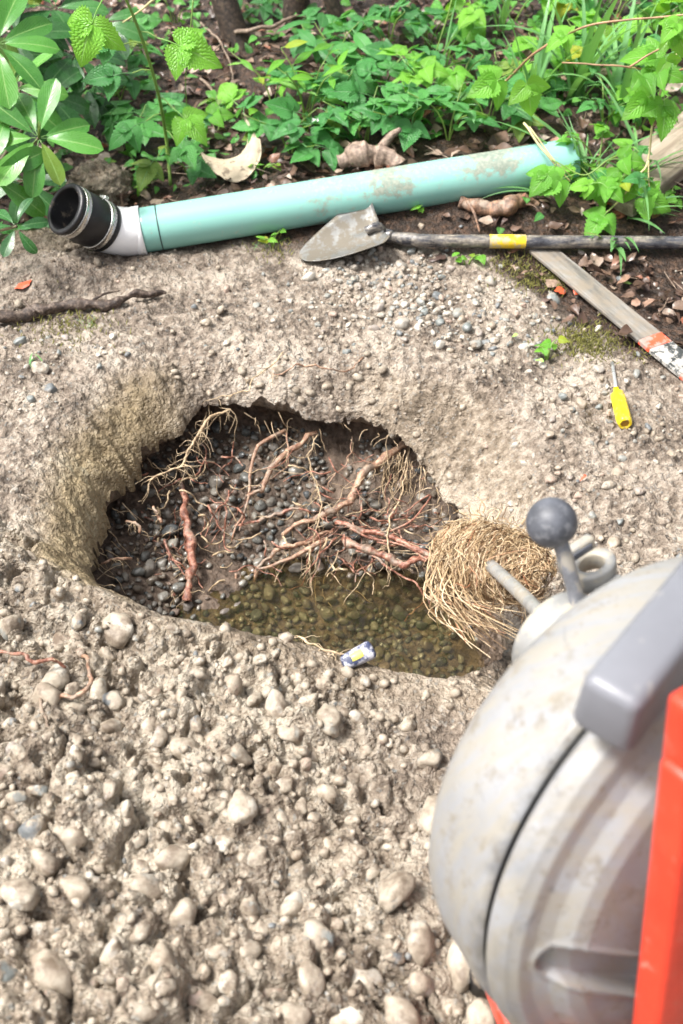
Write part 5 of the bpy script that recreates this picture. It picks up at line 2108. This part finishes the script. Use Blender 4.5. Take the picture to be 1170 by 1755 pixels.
# ---- low brambles: rows named by where they grow
def row(prefix, items, seed):
    items = sorted(items)
    names = ['leftmost', 'second from left', 'third from left', 'fourth from left', 'fifth from left', 'sixth from left', 'seventh from left', 'eighth from left', 'ninth from left']
    for i, (x, y, h, n, ms) in enumerate(items):
        w = 'rightmost' if i == len(items) - 1 and i > 1 else names[i]
        bramble(G(x, y, 0), h, n, .075 + .05 * rnd.random(), seed + i, '%s, %s' % (prefix, w), ms, group=None, stems=3 if n > 7 else 2)


row('low toothed leaf bramble just behind the green pipe', [(500, 262, .11, 9, TRI), (560, 272, .08, 7, TRI), (625, 245, .11, 9, TRI), (700, 245, .11, 9, TRI), (770, 240, .11, 9, TRI), (835, 226, .10, 8, TRI), (895, 212, .08, 7, TRI)], 500)
row('low bramble in the middle of the green patch', [(525, 195, .11, 7, TRI), (590, 180, .12, 9, TRI), (655, 175, .12, 9, TRI), (720, 185, .13, 9, TRIB), (785, 170, .12, 8, TRI), (850, 165, .10, 6, TRI)], 520)
row('low bramble along the top edge of the picture', [(455, 30, .08, 6, TRI), (540, 105, .11, 7, TRI), (610, 95, .10, 7, TRI), (665, 95, .12, 8, TRI), (735, 85, .13, 8, TRI), (810, 60, .10, 6, TRIB), (880, 40, .10, 6, TRI)], 540)
row('small bramble between the tall cane and the curved shard', [(235, 262, .10, 9, TRI), (325, 300, .07, 9, RND), (330, 235, .09, 8, TRI), (372, 225, .05, 5, TRIB)], 560)
row('leafy bramble tangle around the far end of the green pipe', [(1025, 300, .10, 8, SMB), (1030, 362, .12, 12, SMB), (1062, 350, .10, 10, SM), (1035, 225, .12, 8, SM), (1095, 225, .10, 8, SMB)], 580)
row('bramble at the upper right under the arching canes', [(935, 150, .13, 9, TRIB), (995, 130, .13, 9, TRIB), (1055, 160, .12, 9, TRI), (1120, 90, .13, 9, TRIB), (1160, 50, .14, 8, TRI), (1050, 50, .12, 8, TRI), (960, 40, .12, 7, TRIB)], 600)
row('dark bramble behind the rhododendron', [(205, 175, .10, 7, TRI), (150, 215, .10, 9, TRI), (250, 115, .10, 7, TRI), (300, 40, .08, 8, RND)], 620)
bramble(G(525, 225, 0), .20, 22, .10, 700, 'slender plant with narrow leaves and a white flower', LAN, 'plant', 'wildflower', stems=4, sc=(.8, 1.2))
bramble(G(572, 145, 0), .15, 12, .10, 703, 'dark narrow leaved plant behind the white flower', LAND, 'plant', 'shrub_seedling', stems=3, sc=(1.2, 1.7))
bramble(G(470, 190, 0), .12, 12, .14, 704, 'small plant with bright oval leaves trailing over leaf litter', LAN, 'plant', 'trailing_plant', stems=2, sc=(.7, 1.0))
bramble(G(40, 410, 0), .05, 10, .05, 705, 'small glossy dark seedling beside the soil heap at left', LAND, 'plant', 'seedling', stems=3, sc=(.6, .9))
for i, (x, y, lab) in enumerate([(250, 330, 'small round leaved sprig just above the white elbow'), (470, 420, 'tiny green sprig in mud below the green pipe'), (800, 455, 'tiny green sprig in gravel under the shovel shaft'),
                                 (935, 610, 'tiny green seedling on mud left of the screwdriver'), (715, 360, 'tiny sprig between pipe and shovel'), (450, 300, 'tiny bright sprig right of the curved shard'),
                                 (1150, 350, 'bright green sprig at the right edge above the shovel shaft')]):
    bramble(G(x, y, 0), .03, 6, .03, 720 + i, lab, RNDB, 'sprig', 'sprig', stems=2, sc=(.5, .9))
# the white flower
fo = G(525, 225, 0)
FL = empty('flower', tuple(at_depth(543, 208, 2.83)))
tag(FL, 'small white five petalled flower among the green leaves', 'flower')
M_PET = mat_plain('white_petal', (.82, .82, .80), .5, var=.03)
for k in range(5):
    V, F, uv = leaf_grid(.017, .007, p_lance, .1, .3, 0, 3, 6)
    M = frame_matrix((0, 0, 0), (math.cos(k * 1.257), math.sin(k * 1.257), .35), (0, -.3, 1))
    obj('petal', mesh_data('petal', xform(V, M), F, uv=uv), M_PET, FL)
mb = MB()
mb.tube([(0, 0, 0), (-.01, .02, -.05), (-.02, .03, -.12)], .0008, 5)
mb.build('stalk', M_STEM, FL)

# ---- grasses
BL = []
for i in range(6):
    lf = leaf_grid(1.0, .045, p_blade, .3, [.5, .9, 1.3, .3, .7, 1.1][i], 0, 2, 12, seed=i, twist=.4)
    BL.append(leaf_mesh('blade', [(lf, Matrix())], M_GR))


def tuft(px, py, n, L, label, spread=.5, seed=1, wide=1.0, az=None, lo=.4):
    r = random.Random(seed)
    b = G(px, py, 0)
    o = empty('grass_tuft', tuple(b))
    tag(o, label, 'grass')
    for k in range(n):
        a = r.uniform(0, 6.28) if az is None else az + r.gauss(0, .6)
        l = L * r.uniform(lo, 1.1)
        d = (math.cos(a) * spread * r.uniform(.4, 1.3), math.sin(a) * spread * r.uniform(.4, 1.3), 1)
        q = bpy.data.objects.new('blade', r.choice(BL))
        link(q, o)
        q.matrix_local = frame_matrix((r.gauss(0, .01), r.gauss(0, .01), 0), d, (d[0] * -1.0, d[1] * -1.0, .3)) @ Matrix.Diagonal((l * wide * r.uniform(.7, 1.2), l, l, 1))
    return o


tuft(905, 195, 16, .32, 'tall grass tuft above the far end of the green pipe', .25, 1)
tuft(985, 175, 20, .38, 'tall broad bladed grass tuft under the crossing canes', .35, 2, 1.3)
tuft(1055, 205, 18, .36, 'tall grass tuft left of the yellow cane at right', .35, 3, 1.2)
tuft(1130, 60, 18, .32, 'grass tuft in the upper right corner', .45, 4)
tuft(1010, 60, 18, .32, 'grass tuft at the top edge between the canes', .35, 5)
tuft(855, 60, 9, .28, 'grass tuft at the top edge right of centre', .25, 6)
tuft(1050, 418, 9, .13, 'cut broad grass blades drooping in front of the shovel shaft', 1.3, 7, 2.6, -1.6, .6)
tuft(1075, 372, 7, .16, 'broad grass blades lying over the shovel shaft', 1.6, 8, 2.6, -.2, .6)
tuft(940, 335, 8, .17, 'thin grass blades lying under the far end of the pipe', 1.6, 9, .8, 3.0)
tuft(1000, 300, 12, .26, 'arching grass over the far end of the green pipe', .9, 16, 1.0)
tuft(1085, 300, 10, .26, 'arching grass in front of the wooden plank', .9, 17, 1.2)
tuft(760, 120, 8, .24, 'thin grass blades in the middle of the green patch', .4, 18, .8)
tuft(1100, 130, 16, .30, 'dense grass behind the wooden plank', .6, 19, 1.0)
tuft(150, 560, 14, .035, 'short yellow green grass on mud below the fallen branch', 1.2, 10, .8)
tuft(70, 400, 7, .08, 'small grass tuft left of the rubber coupling', .6, 11)
tuft(455, 425, 9, .04, 'short grass in mud below the middle of the pipe', 1.2, 12)
tuft(60, 620, 5, .05, 'pale green blade on stones at the left edge', 1.6, 13, 2.0)


def cane(pts, rad, label, mat=M_CANE, leaves=0, seed=1, name='bramble_cane'):
    p = smooth_path([at_depth(*q) if len(q) == 3 else q for q in pts], 40)
    b = p[0].copy()
    o = empty(name, tuple(b))
    tag(o, label, 'cane')
    V, F, uv = tube(gnarl(p, .004, seed) - b, np.linspace(rad, rad * .6, len(p)), 7)
    obj('stem', mesh_data('stem', V, F, uv=uv), mat, o)
    r = random.Random(seed)
    for k in range(leaves):
        q = p[r.randrange(5, len(p))] - b
        add_leaf(o, r.choice(TRIB), q, (r.gauss(0, 1), -.4, r.gauss(-.2, .4)), (r.gauss(0, .3), -.6, .7), r.uniform(.7, 1.1))


cane([tuple(G(800, 175, 0)), (850, 155, 2.75), (915, 95, 2.5), (990, 50, 2.4), (1080, 35, 2.35), (1200, 22, 2.3)][1:], .0032, 'long pinkish cane arching across the upper right corner', leaves=5, seed=3)
cane([(1230, 100, 2.5), (1148, 121, 2.46), (1060, 112, 2.45), (965, 108, 2.5)], .0028, 'horizontal brown cane below the long arching one', leaves=2, seed=4)
cane([(1080, 113, 2.44), (1130, 85, 2.42), (1215, 45, 2.4)], .0024, 'short slanting cane rising to the right edge', leaves=1, seed=5)
cane([(1200, 20, 2.45), (1160, 90, 2.46), (1125, 180, 2.5), (1110, 275, 2.55), (1095, 300, 2.55), (1060, 345, 2.58), (1010, 385, 2.6)], .0030, 'yellowish cane drooping over the plank toward the shovel', M_DRY, 6, 6)
cane([(1110, 275, 2.54), (1112, 320, 2.56), (1122, 355, 2.6)], .0018, 'thin dry stalk crossing the plank edge', M_DRY, 0, 7)
cane([(1075, 262, 2.56), (1040, 275, 2.55), (1000, 300, 2.56), (945, 275, 2.57)], .0022, 'thin green cane in front of the pipe end', M_STEM, 5, 8)
cane([(896, 213, 2.60), (935, 262, 2.57), (978, 312, 2.60)], .0032, 'pale straw stalk leaning over the far end of the pipe', M_DRY, 0, 9)
cane([(905, 218, 2.60), (950, 275, 2.58), (980, 305, 2.60)], .0020, 'thinner pale stalk beside the straw stalk over the pipe end', M_DRY, 0, 10)
cane([(778, -10, 2.9), (765, 30, 2.92), (750, 80, 2.95), (738, 110, 2.98)], .0022, 'pale upright stalk in the middle of the green patch', M_STEM, 0, 11)
cane([(330, 0, 2.6), (325, 60, 2.65), (318, 130, 2.8), (320, 215, 2.95)], .0018, 'slim pale green stalk left of the curved shard', M_STEM, 1, 12)
cane([(265, -5, 2.6), (238, 18, 2.62), (210, 38, 2.66)], .0028, 'pale dead twig crossing the tall bramble at the top', M_DRY, 0, 13)

# ---- trees at the back
M_TRUNK = mat_root('mossy_trunk', [(.32, (.012, .008, .006)), (.5, (.04, .027, .02)), (.62, (.09, .06, .04)), (.75, (.10, .10, .035))], .6, .05)
CRL = single('crown_leaf', M_BR, .075, .055, p_ovate, 801, .04, nu=2, nv=5)


def tree(base, top, r0, label, seed, crown_c, crown_r, nleaf=900):
    r = random.Random(seed)
    b = np.asarray(base)
    o = empty('tree', tuple(b))
    tag(o, label, 'tree', None)
    top = np.asarray(top)
    p = gnarl(smooth_path([b - np.array([0, 0, .05]), b * .6 + top * .4 + np.array([.02, .02, 0]), top], 40), .03, seed, 3)
    V, F, uv = tube(p - b, np.interp(np.linspace(0, 1, len(p)), [0, .04, .15, 1], [r0 * 1.5, r0 * 1.12, r0, r0 * .45]), 16)
    obj('trunk', mesh_data('trunk', V, F, uv=uv), M_TRUNK, o)
    mb = MB()
    cc = np.asarray(crown_c)
    vs, fs = [], []
    V0 = np.array([v.co[:] for v in CRL.vertices])
    F0 = [tuple(q.vertices) for q in CRL.polygons]
    for k in range(7):
        q0 = p[r.randrange(int(len(p) * .45), len(p))]
        q1 = cc + np.array([r.gauss(0, 1), r.gauss(0, 1), r.gauss(0, .7)]) * crown_r * .55
        V, F, uv = tube(gnarl(smooth_path([q0, (q0 + q1) / 2 + np.array([0, 0, .1]), q1], 12), .04, seed + k, 4) - b, np.linspace(r0 * .4, r0 * .1, len(smooth_path([q0, (q0 + q1) / 2, q1], 12))), 6)
        obj('limb', mesh_data('limb', V, F, uv=uv), M_TRUNK, o)
    clumps = [cc + np.array([r.gauss(0, .55), r.gauss(0, .55), r.gauss(0, .4)]) * crown_r for _ in range(26)]
    vv, ff, uvs = [], [], []
    n0 = len(V0)
    uv0 = np.zeros((n0, 2))
    l = CRL.uv_layers[0]
    for lo in CRL.loops:
        uv0[lo.vertex_index] = l.data[lo.index].uv
    for k in range(nleaf):
        c = clumps[r.randrange(26)] + np.array([r.gauss(0, 1), r.gauss(0, 1), r.gauss(0, .8)]) * crown_r * .22
        M = np.array(frame_matrix((0, 0, 0), (r.gauss(0, 1), r.gauss(0, 1), r.gauss(-.3, .5)), (r.gauss(0, .5), r.gauss(0, .5), 1)))[:3, :3]
        vv.append((V0 * r.uniform(.9, 1.6)) @ M.T + c - b)
        ff.extend([tuple(i + k * n0 for i in q) for q in F0])
        uvs.append(uv0)
    obj('crown', mesh_data('crown', np.vstack(vv), ff, uv=np.vstack(uvs)), M_BR, o)


tree(G(412, 78, 0), at_depth(300, -60, 3.35) + np.array([-.5, .2, 1.5]), .036, 'leaning mossy tree trunk at the top left of centre', 31, (-.7, 5.9, 3.9), 1.2, 1600)
tree(G(508, 42, 0), G(508, 42, 0) + np.array([.02, .1, 3.0]), .034, 'upright dark tree trunk at the top edge left of centre', 32, (.4, 6.1, 4.1), 1.3, 1600)
tree(G(590, 55, 0), G(590, 55, 0) + np.array([-.75, .3, 2.4]), .020, 'thin dark trunk leaning left beside the upright trunk', 33, (1.4, 5.8, 3.6), 1.1, 1400)

# ------------------------------------------------------------------ leaf litter
def dead_verts(seed):
    r = random.Random(seed)
    return leaf_grid(1.0, r.uniform(.42, .72), p_ovate, r.uniform(-.5, .7), r.uniform(-.9, 1.3), .05 if seed % 2 else 0, 4, 8, wav=.05, twist=r.uniform(-.8, .8), seed=seed)


DL = [dead_verts(900 + i) for i in range(14)]
M_DL, M_DLS = mat_deadleaf('dead_leaf', True), mat_deadleaf('dead_leaf_litter', False)
DLM = []
for V, F, uv in DL:
    me = mesh_data('dead_leaf', V, F, uv=uv)
    me.materials.append(M_DL)
    DLM.append(me)
n = 15000
lx, ly = rng.uniform(-2.2, 2.3, n), rng.uniform(1.75, 5.2, n)
lz, li = ground(lx, ly, info=True)
# denser where it is seen
kp = (rng.random(n) < li['litter'] * np.clip(1.25 - .16 * (ly - 2.2), .5, 1)) & (li['litter'] > .3)
def seg_d(a, b):
    a, b = np.asarray(a)[:2], np.asarray(b)[:2]
    d = b - a
    tq = np.clip(((lx - a[0]) * d[0] + (ly - a[1]) * d[1]) / (d @ d), 0, 1)
    return np.hypot(lx - a[0] - tq * d[0], ly - a[1] - tq * d[1])


kp = kp & (seg_d(tip, top) > .115) & (seg_d(pA, pB) > .06) & (seg_d(neck, s1) > .03) & ((seg_d(b0, b1) > .045) | (rng.random(n) < .1))
sel = [(x, y, z) for x, y, z, k in zip(lx, ly, lz, kp) if k]
r = random.Random(99)
vis = [q for q in sel if in_view(q, 10)]
r.shuffle(vis)
big = set(id(q) for q in vis[:280])


def leaf_mat4(q, s, r):
    yd = (r.gauss(0, 1), r.gauss(0, 1), r.gauss(0, .25))
    return frame_matrix((q[0], q[1], q[2] + r.uniform(.003, .02)), yd, (r.gauss(0, .35), r.gauss(0, .35), 1)) @ Matrix.Scale(s, 4)


for q in vis[:280]:
    o = bpy.data.objects.new('dead_leaf', r.choice(DLM))
    link(o, GROUND)
    o.matrix_local = leaf_mat4(q, r.uniform(.034, .07), r)
vv, ff, rr2, off = [], [], [], 0
DA = [np.array(V) for V, F, uv in DL]
F0 = np.array(DL[0][1])
for q in sel:
    if id(q) in big:
        continue
    k = r.randrange(len(DL))
    M = np.array(leaf_mat4(q, r.uniform(.014, .048), r))
    vv.append(DA[k] @ M[:3, :3].T + M[:3, 3])
    ff.append(F0 + off)
    off += len(DA[k])
    rr2.append(np.full(len(DA[k]), r.random()))
uvl = np.tile(np.array(DL[0][2]), (len(vv), 1))
o = obj('leaf_litter', mesh_data('leaf_litter', np.vstack(vv), np.vstack(ff), uv=uvl, attrs={'rnd': np.concatenate(rr2)}), M_DLS, GROUND)
tag(o, kind='stuff')
# twiglets and needles in the litter
mb = MB()
for _ in range(420):
    q = sel[r.randrange(len(sel))]
    a = r.uniform(0, PI)
    L = r.uniform(.02, .12)
    d = np.array([math.cos(a), math.sin(a), r.gauss(0, .15)]) * L
    p = np.array(q) + np.array([0, 0, r.uniform(.008, .025)])
    mb.tube([p - d / 2, p + np.array([r.gauss(0, .004), r.gauss(0, .004), .002]), p + d / 2], r.uniform(.0006, .002), 4, False, r=r.random())
tag(mb.build('twig_litter', M_TWIG, GROUND), kind='stuff')
# single leaves lying out on the mud
M_REDL = mat_plain('red_leaf', (.50, .085, .035), .35, var=.4, scale=60)
M_GRNL = mat_plain('green_leaf_scrap', (.30, .52, .12), .45, var=.25, scale=50)
for i, (x, y, s, m, lab) in enumerate([(50, 487, .055, M_REDL, 'curled red leaf on mud above the fallen branch'), (958, 502, .045, M_REDL, 'crumpled red leaf beside the flat grey lath, left one'), (985, 505, .035, M_REDL, 'crumpled orange red leaf touching the flat grey lath'),
                                       (886, 572, .022, M_GRNL, 'pale green leaf scrap on mud left of the moss'), (932, 620, .018, M_GRNL, 'pale green leaf scrap near the tiny seedling'), (1068, 483, .022, M_GRNL, 'bright green leaf scrap right of the flat grey lath'),
                                       (1005, 815, .018, M_REDL, 'small dark red leaf on pale mud at right'), (1040, 345, .03, M_REDL, 'red leaf under the bramble tangle')]):
    V, F, uv = DL[i]
    me = mesh_data('fallen_leaf', V, F, uv=uv)
    o = obj('fallen_leaf', me, m)
    o.matrix_world = Matrix.Translation(tuple(G(x, y, .012))) @ Matrix.Rotation(r.uniform(0, 6), 4, 'Z') @ Matrix.Scale(s, 4)
    tag(o, lab, 'leaf')
# small creeping ground cover under the plants
vv, ff, off = [], [], 0
src = leaf_grid(1.0, .8, p_ovate, .15, .4, .05, 4, 8)
SV, SF, SU = np.array(src[0]), np.array(src[1]), np.array(src[2])
rr2 = []
dens_pts = [(520, 230, .16), (640, 200, .22), (740, 190, .22), (850, 190, .2), (960, 140, .22), (1060, 140, .25), (1010, 320, .13), (300, 290, .14), (210, 180, .18), (560, 90, .25), (720, 70, .25), (860, 40, .25), (430, 20, .2), (1150, 40, .25), (100, 380, .1), (1200, 200, .3), (300, 60, .2), (60, 300, .2), (-150, 200, .3), (-250, 60, .35), (1300, 250, .3), (1330, 80, .35)]
dens_pts = [(G(a, b, 0), sg) for a, b, sg in dens_pts]
for _ in range(950):
    c, sg = dens_pts[r.randrange(len(dens_pts))]
    x, y = c[0] + r.gauss(0, sg * .7), c[1] + r.gauss(0, sg * .6)
    if y < 2.28 + (.3 if x > .45 else 0) or (abs(y - (2.35 + .16 * (x + .43))) < .09 and -.6 < x < .6):
        continue
    z = float(ground_base(x, y)) + abs(r.gauss(0, .03)) + .012
    M = np.array(frame_matrix((x, y, z), (r.gauss(0, 1), r.gauss(0, 1), r.gauss(-.1, .3)), (r.gauss(0, .35), r.gauss(-.2, .35), 1)) @ Matrix.Scale(r.uniform(.015, .042), 4))
    vv.append(SV @ M[:3, :3].T + M[:3, 3])
    ff.append(SF + off)
    off += len(SV)
    rr2.append(np.full(len(SV), r.random()))
M_GC = mat_leaf('ground_cover_leaf', (.04, .17, .04), (.07, .26, .05), (.13, .37, .06), .34, 7, None, .3, per_object=False)
o = obj('ground_cover', mesh_data('ground_cover', np.vstack(vv), np.vstack(ff), uv=np.tile(SU, (len(vv), 1)), attrs={'rnd': np.concatenate(rr2)}), M_GC)
tag(o, 'low creeping green leaves between the brambles', 'ground cover', kind='stuff')
# moss
mb = MB()
for (a, b, s, nn) in [(1005, 588, .040, 650), (925, 480, .04, 380), (880, 450, .03, 120), (120, 560, .05, 260), (1110, 600, .03, 50), (470, 430, .03, 60)]:
    c = G(a, b, 0)
    for _ in range(nn):
        x, y = c[0] + r.gauss(0, s), c[1] + r.gauss(0, s * .8)
        z = float(ground_base(x, y)) + .004
        d = np.array([r.gauss(0, .6), r.gauss(0, .6), 1.0])
        d = d / np.linalg.norm(d) * r.uniform(.005, .012)
        mb.tube([(x, y, z - .001), (x + d[0] * .6, y + d[1] * .6, z + d[2] * .6), (x + d[0] * 1.2, y + d[1] * 1.2, z + d[2])], [.0012, .001, .0004], 3, False)
tag(mb.build('moss', mat_plain('moss', (.17, .165, .04), .8, var=.4, scale=60), GROUND), kind='stuff')
print('litter', len(sel), 'objects', len(bpy.data.objects))
